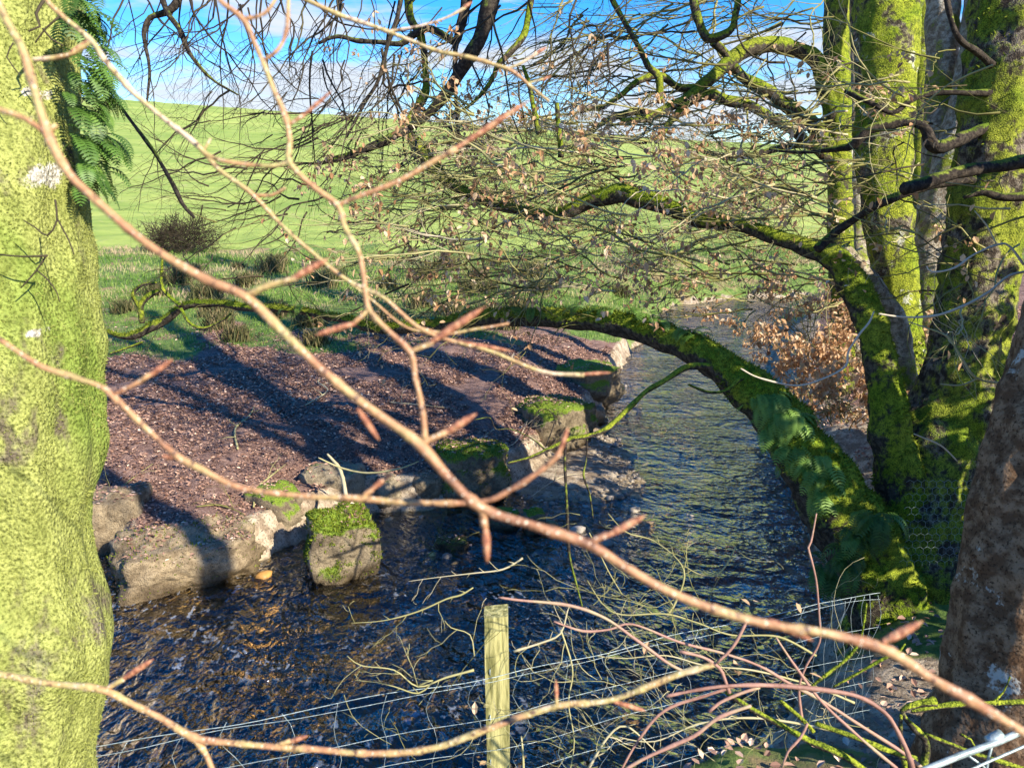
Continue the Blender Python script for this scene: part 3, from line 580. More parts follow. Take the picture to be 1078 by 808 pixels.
# up-reaching arched dark limb and the branches crossing the sky
BR = [[(-0, 0, 0, 0)]]
sky_limbs = [
 ([(560, -120, 6.6, 24), (530, -30, 6.6, 20), (512, 20, 6.6, 17), (503, 45, 6.6, 16), (492, 62, 6.6, 14), (478, 85, 6.65, 12), (465, 105, 6.7, 11), (450, 120, 6.75, 9), (430, 135, 6.8, 9), (412, 146, 6.85, 8), (385, 158, 6.9, 6), (355, 166, 7, 5), (338, 172, 7, 4)], 'darklimb'),
 ([(512, -60, 6.9, 13), (495, -10, 6.9, 12), (488, 20, 6.9, 11), (481, 42, 6.9, 9), (479, 52, 6.9, 6), (479, 90, 6.9, 4), (481, 130, 6.9, 3.5), (482, 175, 6.9, 3)], 'darklimb'),
 ([(480, 46, 6.9, 8), (465, 36, 6.9, 8), (450, 30, 6.9, 7), (435, 36, 6.9, 7), (422, 46, 6.9, 6), (400, 44, 6.9, 5), (375, 42, 6.9, 5), (355, 38, 6.9, 4), (335, 45, 6.9, 3)], 'darklimb'),
 ([(425, -20, 6.6, 5), (418, 20, 6.6, 5), (410, 40, 6.6, 5), (404, 65, 6.6, 4), (395, 90, 6.6, 4), (380, 115, 6.6, 3), (365, 145, 6.6, 3)], 'darklimb'),
 ([(565, -30, 7, 7), (560, 0, 7, 7), (552, 35, 7, 7), (538, 55, 7, 7), (525, 68, 7, 6), (518, 85, 7, 5), (505, 102, 7, 4), (490, 115, 7, 3), (475, 122, 7, 2.5)], 'limb'),
 ([(190, -20, 6.8, 10), (185, 3, 6.8, 9), (172, 14, 6.8, 7), (157, 18, 6.8, 6), (152, 32, 6.8, 5), (153, 50, 6.8, 4), (157, 75, 6.8, 3), (155, 110, 6.8, 2)], 'darklimb'),
 ([(165, -20, 6.7, 6), (176, 12, 6.7, 6), (190, 35, 6.7, 6), (200, 57, 6.7, 5), (212, 72, 6.7, 4), (228, 86, 6.7, 3), (250, 100, 6.7, 2)], 'darklimb'),
 ([(123, 105, 5.8, 3), (145, 138, 5.8, 4), (165, 165, 5.8, 4), (180, 190, 5.8, 4.5), (193, 215, 5.8, 4), (205, 230, 5.8, 3)], 'darklimb'),
 ([(345, 170, 6.9, 5), (370, 163, 6.9, 7), (400, 150, 6.9, 8), (425, 138, 6.9, 9)], 'darklimb'),
 ([(424, 136, 6.9, 10), (440, 155, 6.8, 10), (455, 178, 6.7, 9), (475, 195, 6.6, 9), (500, 208, 6.55, 9)], 'limb'),
 ([(568, 140, 6.6, 8), (562, 115, 6.6, 6), (557, 90, 6.6, 5), (550, 70, 6.6, 4)], 'limb'),
 ([(590, 165, 6.3, 7), (588, 135, 6.3, 6), (586, 110, 6.3, 5)], 'limb'),
 ([(640, -10, 8, 6), (655, 20, 8, 6), (665, 35, 8, 6), (675, 55, 8, 6), (683, 70, 8, 7), (692, 80, 8, 8), (695, 100, 8, 8), (694, 108, 8, 7)], 'limb'),
 ([(728, -10, 8, 10), (735, 20, 8, 9), (742, 38, 8, 9), (752, 40, 8, 9), (770, 30, 8, 7), (775, 10, 8, 7), (780, -20, 8, 7)], 'limb')]
so = empty('overhanging_tree', (-1.0, 10.5, hz1(-1.0, 10.5)), 'dark thick branches of an overhanging tree crossing the sky from the top edge', 'tree')
for pl, m_ in sky_limbs: limb(so if m_ == 'darklimb' else mt, pl, m_, 10, .16, .02, wob=.012, step=.04)
# branchlets of the low limb, left end
for pl in ([(150, 340, 7.8, 8), (148, 322, 7.8, 9), (156, 312, 7.8, 9), (167, 306, 7.8, 7)], [(148, 325, 7.8, 6), (140, 310, 7.8, 5), (150, 300, 7.8, 4), (165, 298, 7.8, 4)], [(190, 322, 7.6, 6), (172, 305, 7.6, 5), (170, 285, 7.6, 4), (172, 262, 7.6, 2)], [(190, 325, 7.6, 4), (200, 340, 7.6, 4), (215, 345, 7.6, 4), (232, 338, 7.6, 3), (243, 330, 7.6, 3)], [(115, 372, 7.8, 2), (135, 366, 7.8, 3), (150, 360, 7.8, 3)], [(745, 385, 5, 11), (725, 385, 4.9, 9), (700, 400, 4.8, 7), (680, 412, 4.7, 7), (663, 428, 4.6, 7), (640, 450, 4.5, 7), (622, 458, 4.5, 7), (600, 462, 4.5, 6), (575, 474, 4.5, 5), (555, 482, 4.5, 4), (535, 488, 4.5, 3)], [(575, 474, 4.5, 3.5), (560, 462, 4.5, 3), (538, 452, 4.5, 2.5), (522, 452, 4.5, 2.5), (516, 440, 4.5, 2), (500, 442, 4.5, 1.5)],
           [(596, 464, 4.5, 6), (595, 500, 4.45, 5), (597, 540, 4.4, 5), (599, 580, 4.4, 5), (606, 610, 4.3, 4), (613, 640, 4.2, 3)], [(618, 462, 4.5, 4), (618, 485, 4.45, 3), (615, 500, 4.4, 3.5), (621, 520, 4.4, 3), (625, 545, 4.35, 2)], [(800, 395, 5, 7), (780, 398, 4.95, 6), (765, 410, 4.9, 5), (745, 412, 4.9, 4), (725, 405, 4.8, 3)], [(575, 470, 4.5, 2.5), (585, 440, 4.5, 2), (570, 430, 4.5, 2), (558, 450, 4.5, 2), (545, 470, 4.5, 1.5)]):
    thin = max(q[3] for q in pl) <= 6 and pl[0][2] < 5
    limb(mt, [(u, v, d, w * (.6 if thin else .8)) for u, v, d, w in pl], 'darklimb' if thin else 'limb', 8, .2, .0, wob=.008, step=.025)
# background stems, standing apart
def stem_tree(pl, mat, label, name='beech_tree', arms=(), cat='tree'):
    b = P(*pl[0][:3]); b.z = hz1(b.x, b.y) - .02; t_ = empty(name, b, label, cat); pts = px(pl, .08)
    mb = MB(); w = pts[0][3]; pts = [[b.x, b.y, b.z, w * 1.4], [b.x, b.y, b.z + .3, w * 1.05]] + pts[1:]
    tube(mb, pts, 20, .5, .09, 5, .04); mb.build('trunk', M[mat], t_)
    for a_, m_ in arms: limb(t_, a_, m_, 12, .14, .04, wob=.02)
    return t_
bt1 = stem_tree([(890, 330, 9, 27), (885, 250, 9, 26), (884, 190, 9, 25), (883, 120, 9, 25), (881, 50, 9, 26), (880, -20, 9, 25), (878, -300, 9.3, 20), (870, -700, 10, 10)], 'moss_tree', 'slim bright mossy tree with an arching limb behind the many stemmed tree', arms=[
    ([(880, 130, 9, 22), (872, 95, 9, 20), (862, 70, 9, 18), (845, 54, 9, 16), (822, 47, 8.9, 17), (800, 48, 8.8, 17), (778, 58, 8.7, 16), (760, 72, 8.6, 15), (742, 88, 8.5, 13), (722, 104, 8.4, 11), (700, 116, 8.3, 10), (680, 126, 8.2, 8), (655, 128, 8.1, 7)], 'limb'),
    ([(880, 160, 9, 18), (850, 128, 9, 16), (822, 108, 8.9, 14), (800, 92, 8.8, 13), (780, 78, 8.7, 11), (765, 58, 8.6, 9), (752, 44, 8.5, 9)], 'limb'),
    ([(882, 175, 9, 12), (850, 150, 8.9, 11), (820, 128, 8.8, 11), (790, 112, 8.7, 11), (765, 106, 8.6, 11), (742, 100, 8.5, 11), (722, 110, 8.4, 10), (706, 128, 8.3, 7), (690, 150, 8.2, 5)], 'limb'),
    ([(760, 75, 8.6, 9), (735, 92, 8.5, 8), (712, 90, 8.4, 8), (695, 80, 8.3, 8), (675, 84, 8.2, 7), (655, 98, 8.1, 6), (636, 112, 8, 5), (610, 118, 8, 3)], 'limb'),
    ([(690, 122, 8.3, 8), (668, 118, 8.2, 7), (650, 122, 8.1, 7), (632, 132, 8, 5), (605, 145, 8, 4)], 'darklimb'),
    ([(884, 160, 9, 9), (850, 152, 9, 8), (815, 158, 9, 7), (780, 165, 9, 6), (740, 160, 9, 5)], 'darklimb')])
bt2 = stem_tree([(906, 330, 10, 20), (904, 250, 10, 19), (902, 180, 10, 18), (901, 100, 10, 18), (898, 20, 10, 19), (896, -60, 10, 18), (890, -500, 11, 10)], 'moss_pale', 'thin pale stem between the slim mossy tree and the thick bright stem')
bt3 = stem_tree([(966, 330, 11, 22), (968, 200, 11, 20), (970, 100, 11, 19), (972, 0, 11, 19), (975, -300, 11.5, 14)], 'moss_tree', 'slender far trunk in the gap right of the thick bright stem')
# near right trunk
nb_ = P(1058, 770, 3.05); nb_.z = 1.0
nt_ = empty('smooth_bark_tree', nb_, 'smooth brown trunk with pale lichen leaning at the lower right corner', 'tree')
limb(nt_, [(u + 9, v, d, w) for u, v, d, w in [(1050, 900, 3.0, 230), (1056, 800, 3.0, 180), (1062, 740, 3.0, 156), (1070, 670, 3.0, 142), (1080, 590, 3.0, 138), (1095, 510, 3.0, 138), (1118, 430, 3.0, 134), (1140, 350, 3.0, 130), (1175, 230, 3.0, 124), (1220, 50, 3.0, 118), (1250, -150, 3, 112), (1270, -600, 3.2, 90), (1240, -1300, 3.8, 60)]], 'smoothbark', 64, .05, .05, name='trunk', step=.025)
# unseen near bank trees right of the view, put in for their shadows
for (x, y, r, lean, lb) in ((4.0, 2.9, .20, .02, 'unseen tree outside the right edge, its leaf cloud added to shade the many stemmed tree'), (3.35, .30, .16, .02, 'unseen slim mossy tree on the near bank, there for its shadow on the far bank'), (5.2, 1.1, .14, -.05, 'unseen grey mossy tree farther right, there for its shadow on the far bank')):
    z0 = hz1(x, y); e_ = empty('beech_tree', (x, y, z0), lb, 'tree'); mb = MB()
    pts = [[x + lean * i * .5 + .08 * math.sin(i), y + .06 * math.cos(i * 1.3), z0 - .1 + i * .5, r * (1.25 if i == 0 else 1 - i * .03)] for i in range(20)]
    tube(mb, catmull(pts, .2), 20, .5, .08, 4, .04); mb.build('trunk', M['moss_tree'], e_)
    tw = MB()
    for i in range(9, 19):
        b = Vector(pts[i][:3]); d = Vector((ru(-1, .6), ru(-.6, 1), ru(0, .8))); grow(tw, b, d, ru(.8, 1.8), .018, 2, .3, .25, 0, .8, seg=.3)
    tw.build('crown', M['twig'], e_)
    if x == 4.0:  # leaf cloud added round this unseen trunk to shade the stems' base
        iv = MB()
        for _ in range(3800):
            zz_ = ru(0, 1) ** .8 * 3.0; an = ru(0, 6.28); rr = .85 * math.sqrt(rnd()) * (1 if zz_ < 2.3 else .7); q = Vector((x + rr * math.cos(an), y + rr * math.sin(an), z0 + .1 + zz_))
            if noise.noise(q * 2.3) > -.12: leafquad(iv, q, .1, .085, ru(0, 6.28), ru(-.3, 1.4), rnd(), ru(-.8, .8))
        iv.build('ivy', M['fern'], e_, False)
# ------------------------------------------------------------ twigs of the crown
tw = MB(); lv = MB()
def along(pts, n, fn):
    for _ in range(n): i = random.randrange(2, len(pts) - 1); fn(Vector(pts[i][:3]), (Vector(pts[min(i + 1, len(pts) - 1)][:3]) - Vector(pts[i - 1][:3])).normalized(), pts[i][3])
lowp = px(LOW, .05)
def f1(p, t, r):
    d = Vector((ru(-1, .2), ru(-.5, .8), ru(-.5, .9))) + t * .6
    grow(tw, p, d, ru(.25, .8), .004, 2, ru(.25, .6), .3, .01, .7)
along([q for q in lowp if q[0] < 1.2], 55, f1)
def zone(mb, n, us, vs, du, dv, ds, w, lvl, a, **k):
    for _ in range(n):
        u, v = ru(*us), ru(*vs); d = ru(*ds); gpx(mb, u, v, d, u + ru(*du), v + ru(*dv), d + ru(-.8, .8), ru(*w), lvl, ru(*a), **k)
# leafy horizontal sprays in the middle band
zone(tw, 170, (480, 920), (110, 310), (-190, -70), (-35, 30), (5.2, 7.6), (2.6, 5), 3, (.45, .92), grav=.0, dens=.75, leaves=lv, lp=.15, seg=.10, bend=.25)
zone(tw, 80, (380, 660), (150, 320), (-120, -40), (-40, 50), (5.5, 7.5), (2, 4), 2, (.4, .85), dens=.8, leaves=lv, lp=.16, seg=.10)
zone(tw, 26, (690, 900), (240, 330), (-120, -40), (-30, 30), (6, 9), (2, 4), 2, (.4, .7), dens=.8, leaves=lv, lp=.15, seg=.10)
# around the right stems
zone(tw, 45, (940, 1090), (40, 330), (-170, -60), (-30, 40), (4.0, 5.2), (2, 4.5), 2, (.25, .9), dens=.7, leaves=lv, lp=.07, seg=.10)
zone(tw, 26, (850, 970), (60, 330), (-90, -30), (-40, 40), (4.6, 6.2), (2, 4), 2, (.5, .9), dens=.7, leaves=lv, lp=.2, seg=.09)
# left hanging thin twigs over the hill
def mat_crown(p_, mb_, lm_):
    mb_.build('crown', M['twig'], p_)
    if lm_ is not None: lm_.build('leaves', M['leaf'], p_, False)
mat_crown(mt, tw, lv)
tw = MB()
zone(tw, 34, (130, 360), (-40, 20), (-60, 70), (90, 190), (6.2, 8), (2.4, 4.5), 3, (.0, .25), grav=.03, dens=.72, seg=.13, bend=.35)
zone(tw, 52, (320, 680), (-40, 90), (-110, 50), (60, 190), (6.2, 8), (2.4, 5), 3, (.05, .4), grav=.02, dens=.72, seg=.13, bend=.35)
zone(tw, 55, (220, 500), (90, 240), (-120, -30), (-20, 90), (6, 7.6), (2.2, 4.2), 3, (.05, .4), grav=.0, dens=.75, seg=.11, bend=.3)
zone(tw, 26, (160, 440), (170, 300), (-100, 20), (-20, 60), (6, 7.6), (2, 4), 2, (.1, .5), dens=.8, seg=.10)
tw.build('crown', M['twig'], so)
tw = MB(); lv = MB()
zone(tw, 95, (600, 900), (-30, 110), (-170, -70), (10, 110), (8, 10), (2.4, 5), 3, (.3, .72), dens=.75, seg=.15, bend=.2, ang=.5)
zone(tw, 50, (620, 920), (60, 200), (-150, -60), (-20, 60), (7.5, 9), (2.4, 4.5), 3, (.2, .6), dens=.7, leaves=lv, lp=.03, seg=.13, bend=.2)
mat_crown(bt1, tw, lv)
# ------------------------------------------------------------ ferns on the limb
fern_pts = px(LOW, .05)
def limb_at(u): return min(fern_pts, key=lambda q: abs(539 + F * q[0] / (q[1] * cp - (q[2] - CAMZ) * sp) - u))
for u in (868, 862, 856, 850, 846, 840, 834, 828, 822, 815, 810, 802, 796):
    q = limb_at(u); off = ru(-.6, 1) * q[3]
    fern_clump(Vector((q[0] + off * .3, q[1] - q[3] * .55, q[2] + off * .5)), (.45, -.7, .25), 26, .15, 'bright green fern tuft on the thick lower part of the long limb', 'ferns on the thick limb', .8)
for u in (728, 698, 684, 664, 640, 610):
    q = limb_at(u)
    fern_clump(Vector((q[0], q[1] - q[3] * .3, q[2] + q[3] * .6)), (0, -.3, .8), 11, .12, 'small fern growing on top of the long limb where it crosses the stream', 'ferns on the middle of the limb', .6)
for u in (560, 535, 505, 300, 320):
    q = limb_at(u); fern_clump(Vector((q[0], q[1] - q[3] * .3, q[2] + q[3] * .4)), (0, -.3, .6), 6, .13, 'tiny fern hanging from the thin far end of the long limb', 'ferns on the far limb', .55)
for (u, v, d) in ((905, 560, 4.35), (925, 545, 4.3), (890, 585, 4.4), (870, 600, 4.5)):
    fern_clump(P(u, v, d), (-.2, -.8, .3), 14, .15, 'dark fern in shade low on the base of the many stemmed tree', 'ferns on the tree base', .25)
# ------------------------------------------------------------ beech scrub on the right mound and other bushes
def bush(center, rx, rz, n, label, name='beech_shrub', a=(.4, .8), leaf=.4, lvl=2, w=.006, mat='twig', leafmat='leaf', up=.9):
    c = Vector(center); e = empty(name, c, label, 'shrub'); t_ = MB(); l_ = MB()
    for _ in range(n):
        an = ru(0, 6.28); b = c + Vector((math.cos(an) * rx * ru(0, .8), math.sin(an) * rx * ru(0, .8), ru(0, rz * .5)))
        grow(t_, b, Vector((math.cos(an) * .7 + ru(-.4, .4), math.sin(an) * .7 + ru(-.4, .4), ru(.1, up))), rz * ru(.5, 1), w, lvl, ru(*a), .35, 0, .8, .8, l_, leaf, seg=.08 * max(1, rz))
    t_.build('stems', M[mat], e)
    if leaf: l_.build('leaves', M[leafmat], e, False)
    return e
for (u, v, d, rx, rz, n, lb) in ((850, 440, 6.6, .4, .35, 18, 'leafy tangle of dry beech twigs on the mound just above the limb'), (870, 400, 7.2, .6, .6, 28, 'dry brown beech shrub in the middle of the right mound'), (845, 372, 8.6, .5, .45, 18, 'dry beech twigs at the water side of the right mound'), (955, 420, 6.2, .35, .45, 24, 'brown leaf cluster seen in the fork of the many stemmed tree'), (885, 350, 9.0, .9, .7, 26, 'golden beech leaves highest on the right mound'), (915, 395, 7.0, .6, .5, 20, 'dry leafy shoots between the mound top and the tree fork'), (900, 450, 5.9, .45, .5, 18, 'greenish dead twigs left of the fork of the many stemmed tree'), (1000, 290, 7.6, .6, .6, 20, 'dry beech leaves behind the thick bright stem')):
    p = P(u, v, d); bush(p, rx, rz, int(n * 1.9), lb, leaf=1.0, w=.005)
for (x, y, rx, rz, n, lb, nm) in ((-11.1, 26.2, 1.1, 1.2, 1, 'dark round bare bush at the foot of the green hill', 'round_bush'),):
    p = Vector((x, y, hz1(x, y))); bush(p, rx, rz, n, lb, nm, (.05, .3), .0, 2, .02)
for (x, y, rx, rz, n, lb) in ((8.5, 29, 2.2, 2.0, 60, 'brown scrub on the far bank where the stream leaves view'), (13.5, 27, 2.6, 2.6, 60, 'tall brown scrub behind the background stems'), (3, 30, 2.4, 1.6, 50, 'low pale scrub left of the far end of the stream'), (18, 30, 3, 3.0, 60, 'dense scrub at the right foot of the hill')):
    p = Vector((x, y, hz1(x, y))); bush(p, rx, rz, n, lb, 'scrub_bush', (.25, .6), .45, 2, .014)
rb = [o for o in bpy.data.objects if o.name.startswith('round_bush')][0]; mb = MB(); c0 = rb.location + Vector((0, 0, .42))
for _ in range(2600):
    dv = Vector((random.gauss(0, 1), random.gauss(0, 1), random.gauss(0, 1))).normalized(); rr = rnd() ** .4
    q = c0 + Vector((dv.x * 1.2, dv.y * 1.1, dv.z * .72)) * rr * (1 + .9 * noise.noise(dv * 1.9 + Vector((3, 1, 0)))); grow(mb, q, dv * .6 + Vector((ru(-1, 1), ru(-1, 1), ru(-.3, 1))), ru(.18, .4), .009, 1, ru(.0, .3), .5, 0, .6, seg=.1)
mb.build('crown', M['twig'], rb)
# rushes
k = 0
for (x, y, s) in ((-5.0, 13.0, .42), (-5.6, 14.5, .5), (-3.6, 13.6, .42), (-2.4, 14.2, .4), (-4.4, 12.2, .35), (-3.1, 12.0, .32), (-6.6, 16.5, .55), (-1.2, 15, .42), (.1, 15.8, .45), (-8.2, 19, .6), (-4.5, 18.5, .6), (-2.2, 19.5, .6), (.5, 20, .6), (-6.5, 21, .6)) + tuple((ru(-9, 3), ru(13.5, 23), ru(.28, .5)) for _ in range(26)):
    z = hz1(x, y)
    if z < .4: continue
    mb = MB()
    for _ in range(260): blade(mb, x + random.gauss(0, s * .28), y + random.gauss(0, s * .28), z, s * ru(.4, 1.0), .006 + .0004 * y, min(1, max(0, random.gauss(.55, .25))), .9)
    single(mb, 'rush_tussock', M['rush'], (x, y, z), 'brownish green rush tussock in the rough grass beyond the leaf litter', 'tussock', 'rush tussocks on the far meadow', smooth=False)
# ------------------------------------------------------------ fallen sticks, roots and debris
def stick(pl, w, label, name='fallen_stick', a=.6, z=.02, side=3):
    mb = MB(); pts = []
    for (u, v) in pl:
        q = G(u, v, .55) if v < 560 else G(u, v, .0); zz = max(hz1(q.x, q.y), 0) + z; pts.append([q.x, q.y, zz, w])
    pts[-1][3] *= .4; c = catmull(pts, .05)
    tube(mb, c, 6, a, .2, 9)
    for _ in range(side):
        i = random.randrange(1, len(c) - 1); grow(mb, Vector(c[i][:3]), Vector((ru(-1, 1), ru(-.5, 1), ru(0, .7))), ru(.1, .35), w * .5, 1, a, seg=.05)
    b = pts[0]; return single(mb, name, M['twig'], b[:3], label, 'stick')
stick([(250, 470), (248, 455), (262, 440), (268, 432)], .011, 'curved pale stick lying on the dark litter left of centre', a=.8)
stick([(322, 430), (345, 415), (335, 408), (350, 400)], .009, 'pale forked stick on the sunny litter edge', a=.9)
stick([(265, 510), (268, 498), (280, 490), (300, 475)], .008, 'grey stick curving out of the shade on the bank', a=.75)
stick([(205, 515), (230, 512), (255, 518)], .007, 'short brown stick on the litter below the grey one', a=.6)
stick([(410, 425), (450, 428), (480, 427)], .007, 'thin stick on the litter near the bank middle', a=.9, side=5)
stick([(530, 430), (500, 452), (540, 448), (560, 420)], .006, 'pale looping twig on the bare top of the bank', a=.95, side=5)
stick([(110, 505), (135, 490), (160, 480)], .006, 'thin twig lying beside the big left trunk', a=.7)
stick([(560, 470), (590, 455), (620, 452)], .006, 'straw coloured twig near the round sandy boulder', a=.95, side=5)
def traced(name, pls, mat, label, cat, parts='branch', sides=7, step=.03, amp=.12, a=.5, group=None, wob=.004):
    b = P(*pls[0][0][:3]); e = empty(name, b, label, cat, group)
    for pl in pls:
        mb = MB(); tube(mb, px([(u, v, d, w * .68) for u, v, d, w in pl], step, wob * 1.8), sides, a + ru(-.15, .15), amp * 1.6, 24); mb.build(parts, M[mat], e)
    return e
traced('hanging_root', [[(345, 478, 6.9, 4), (358, 495, 6.8, 6), (364, 520, 6.6, 6), (370, 540, 6.5, 7), (385, 556, 6.4, 6), (389, 575, 6.3, 4)], [(335, 482, 6.8, 2), (358, 492, 6.8, 3), (385, 498, 6.7, 3), (415, 494, 6.6, 3), (440, 485, 6.6, 1.5)]], 'twig', 'pale crooked root hanging down the bank beside the moss capped boulder', 'root', 'root', a=.85)
mb = MB()
for _ in range(34):
    u, v = ru(455, 505), ru(560, 580); p = P(u, v, 6.55) + Vector((0, ru(-.1, .1), -.02)); grow(mb, p, Vector((ru(-1, 1), ru(-1, 1), ru(-.2, .6))), ru(.1, .3), .005, 1, ru(.1, .6), seg=.06)
single(mb, 'debris_pile', M['twig'], G(480, 572), 'dark tangle of washed up sticks caught in the middle of the stream', 'debris')
# ------------------------------------------------------------ fence
pb = P(522, 650, 2.44); gz_ = hz1(pb.x, pb.y)
mb = MB(); hw = .0375
vs = []; nseg = 24
for i in range(nseg + 1):
    z = gz_ - .2 + (pb.z - gz_ + .2) * i / nseg
    for (sx, sy) in ((-1, -1), (-.3, -1.06), (.4, -1.03), (1, -1), (1.05, 0), (1, 1), (0, 1.03), (-1, 1), (-1.04, 0)):
        q = Vector((pb.x + sx * hw, pb.y + .04 + sy * hw, z)); n_ = noise.noise(Vector((q.x * 30, q.y * 30, z * 4))) * .003
        vs.append((q.x + n_ + .012 * (1 - i / nseg), q.y + n_, q.z + (0.004 * sx if i == nseg else 0)))
fs = [(i * 9 + k, i * 9 + (k + 1) % 9, (i + 1) * 9 + (k + 1) % 9, (i + 1) * 9 + k) for i in range(nseg) for k in range(9)]
fs.append(tuple(nseg * 9 + k for k in range(9))); mb.add(vs, fs)
fence = empty('fence_post', (pb.x, pb.y + .04, gz_), 'square weathered timber post with green tinge standing at the bottom centre', 'post')
mb.build('post_shaft', M['post'], fence, False)
mb = MB()
for k in range(3):
    z = 1.50 - .17 * k; tube(mb, [[pb.x - .02, pb.y, z + .012, .0016], [pb.x - .02, pb.y - .004, z, .0016], [pb.x - .02, pb.y, z - .012, .0016]], 5)
mb.build('staple', M['wire'], fence)
FL = [Vector((-1.75, 1.72, 1.50)), Vector((-1.16, 1.85, 1.50)), Vector((-.05, 2.17, 1.50)), Vector((1.157, 2.62, 1.50)), Vector((1.45, 2.74, 1.47))]
def fpos(t):
    t *= len(FL) - 1; i = min(int(t), len(FL) - 2); return FL[i].lerp(FL[i + 1], t - i)
wf = empty('wire_fence', (-.05, 2.17, gz_), 'sagging galvanised wire netting fence running behind and beside the timber post', 'fence')
def wob(p, s): q = noise.noise_vector(Vector((p.x * 3, p.y * 3, s * 5.0))); return p + q * .016
for k, dz in enumerate((0, -.028, -.15, -.27, -.39, -.52)):
    mb = MB(); tube(mb, [[*wob(fpos(i / 90) + Vector((0, 0, dz)), k), .0009 if k else .0012] for i in range(91)], 5, .5); mb.build('horizontal_wire', M['wire'], wf)
for j in range(32):
    t = (j + .5) / 32; mb = MB(); s = ru(-.5, .5); pts = []
    for i in range(15):
        zz = -.56 * i / 14; p = fpos(min(1, max(0, t + .004 * math.sin(i * 1.1 + s * 9)))); pts.append([*wob(p + Vector((.012 * math.sin(i * .9 + j), 0, zz)), 2 + j * .37), .0008])
    tube(mb, pts, 4); mb.build('vertical_wire', M['wire'], wf)
sw = empty('strand_wire', P(1078, 768, 1.7), 'thick shiny fence wire with a crimp crossing the lower right corner', 'wire')
mb = MB(); tube(mb, px([(1200, 700, 1.8, 7), (1078, 768, 1.7, 7), (1010, 795, 1.66, 7), (900, 840, 1.6, 7)], .05), 8); mb.build('wire_strand', M['wire'], sw)
mb = MB(); tube(mb, px([(1055, 772, 1.69, 11), (1046, 777, 1.69, 12), (1040, 780, 1.69, 11)], .01), 8); mb.build('crimp', M['wire'], sw)
for pl in ([(1200, 730, 1.8, 3), (1078, 785, 1.7, 3), (1030, 806, 1.66, 3), (960, 840, 1.6, 3)], [(1046, 777, 1.69, 3), (1040, 800, 1.69, 3), (1036, 830, 1.69, 3)], [(1015, 792, 1.67, 3), (1035, 806, 1.68, 3), (1050, 830, 1.7, 3)]):
    mb = MB(); tube(mb, px(pl, .04), 6); mb.build('thin_wire', M['wire'], sw)
# chicken wire on the trunk base (hexagonal netting)
mb = MB()
for i in range(9):
    for j in range(13):
        u0 = 958 + i * 8 + (4 if j % 2 else 0) + j * -.6; v0 = 505 + j * 7
        pts = [(u0, v0), (u0 + 4, v0 + 2.3), (u0 + 4, v0 + 7)]
        for (a_, b_) in ((0, 1), (1, 2)):
            A = P(*pts[a_], 4.42 + .015 * abs(i - 4)); B = P(*pts[b_], 4.42 + .015 * abs(i - 4)); tube(mb, [[*A, .0009], [*B, .0009]], 3)
        A = P(u0, v0, 4.42 + .015 * abs(i - 4)); B = P(u0 - 4, v0 + 2.3, 4.42 + .015 * abs(i - 4)); tube(mb, [[*A, .0009], [*B, .0009]], 3)
single(mb, 'wire_netting', M['wire'], P(990, 550, 4.42), 'hexagonal wire netting wrapped around the shaded base of the many stemmed tree', 'netting')
# ------------------------------------------------------------ near out of focus twigs
def budmesh(u0, v0, u1, v1, d, w, d1=None):
    mb = MB(); d1 = d1 or d; pl = []
    for i, k in enumerate((.55, .75, .95, 1.0, .98, .85, .6, .22)):
        t = i / 7; pl.append((u0 + (u1 - u0) * t, v0 + (v1 - v0) * t, d + (d1 - d) * t, w * k * .78))
    pts = px(pl, .0022); n_ = len(pts)
    for i, q in enumerate(pts): q[3] *= (1.08 - .20 * ((i * 5.5 / n_) % 1.0)) * (1 if i < n_ * .8 else max(.12, (n_ - i) / (n_ * .2)))
    tube(mb, pts, 9, 0.5, .05, 60); mb.a = [min(1, max(0, .15 + .75 * ((int(k / 9) * 5.5 / n_) % 1.0) + .15 * noise.noise(Vector(v) * 200))) for k, v in enumerate(mb.v)]; return mb
def neartwig(label, mains, buds, d, group=None, a=.5):
    first = mains[0]; b = P(first[0][0], first[0][1], d); e = empty('beech_twig', b, label, 'twig', group)
    for k, pl in enumerate(mains):
        pts = px([(u, v, d + (x[0] if x else 0), w * (.70 if w > 6 else .78)) for (u, v, w, *x) in pl], .004); s = rnd() * 30
        for i, q in enumerate(pts): q[3] *= 1 + .30 * max(0, noise.noise(Vector((i * .16, s, 0)))) + .05 * noise.noise(Vector((i * .9, s, 3)))
        n_ = len(pts); phase = rnd() * 9
        for i, q in enumerate(pts):       # swollen bud-scar rings every few centimetres
            dd = (i * .004 + phase) % .052
            if dd < .006: q[3] *= 1.22
            q[0] += .0012 * noise.noise(Vector((i * .11, phase, 0))); q[2] += .0012 * noise.noise(Vector((i * .11, phase, 5)))
        mb = MB()
        tube(mb, pts, 12, a, .05, 70)
        n = len(mb.v); mb.a = [min(1, max(0, a + .38 * noise.noise(Vector(v) * 9 + Vector((s, 0, 0))))) for v in mb.v]
        mb.build('twig_shaft' if k == 0 else 'side_twig', M['foretwig'], e)
    for bd in buds:
        mb = budmesh(*bd[:4], d, bd[4]); mb.build('bud', M['bud'], e)
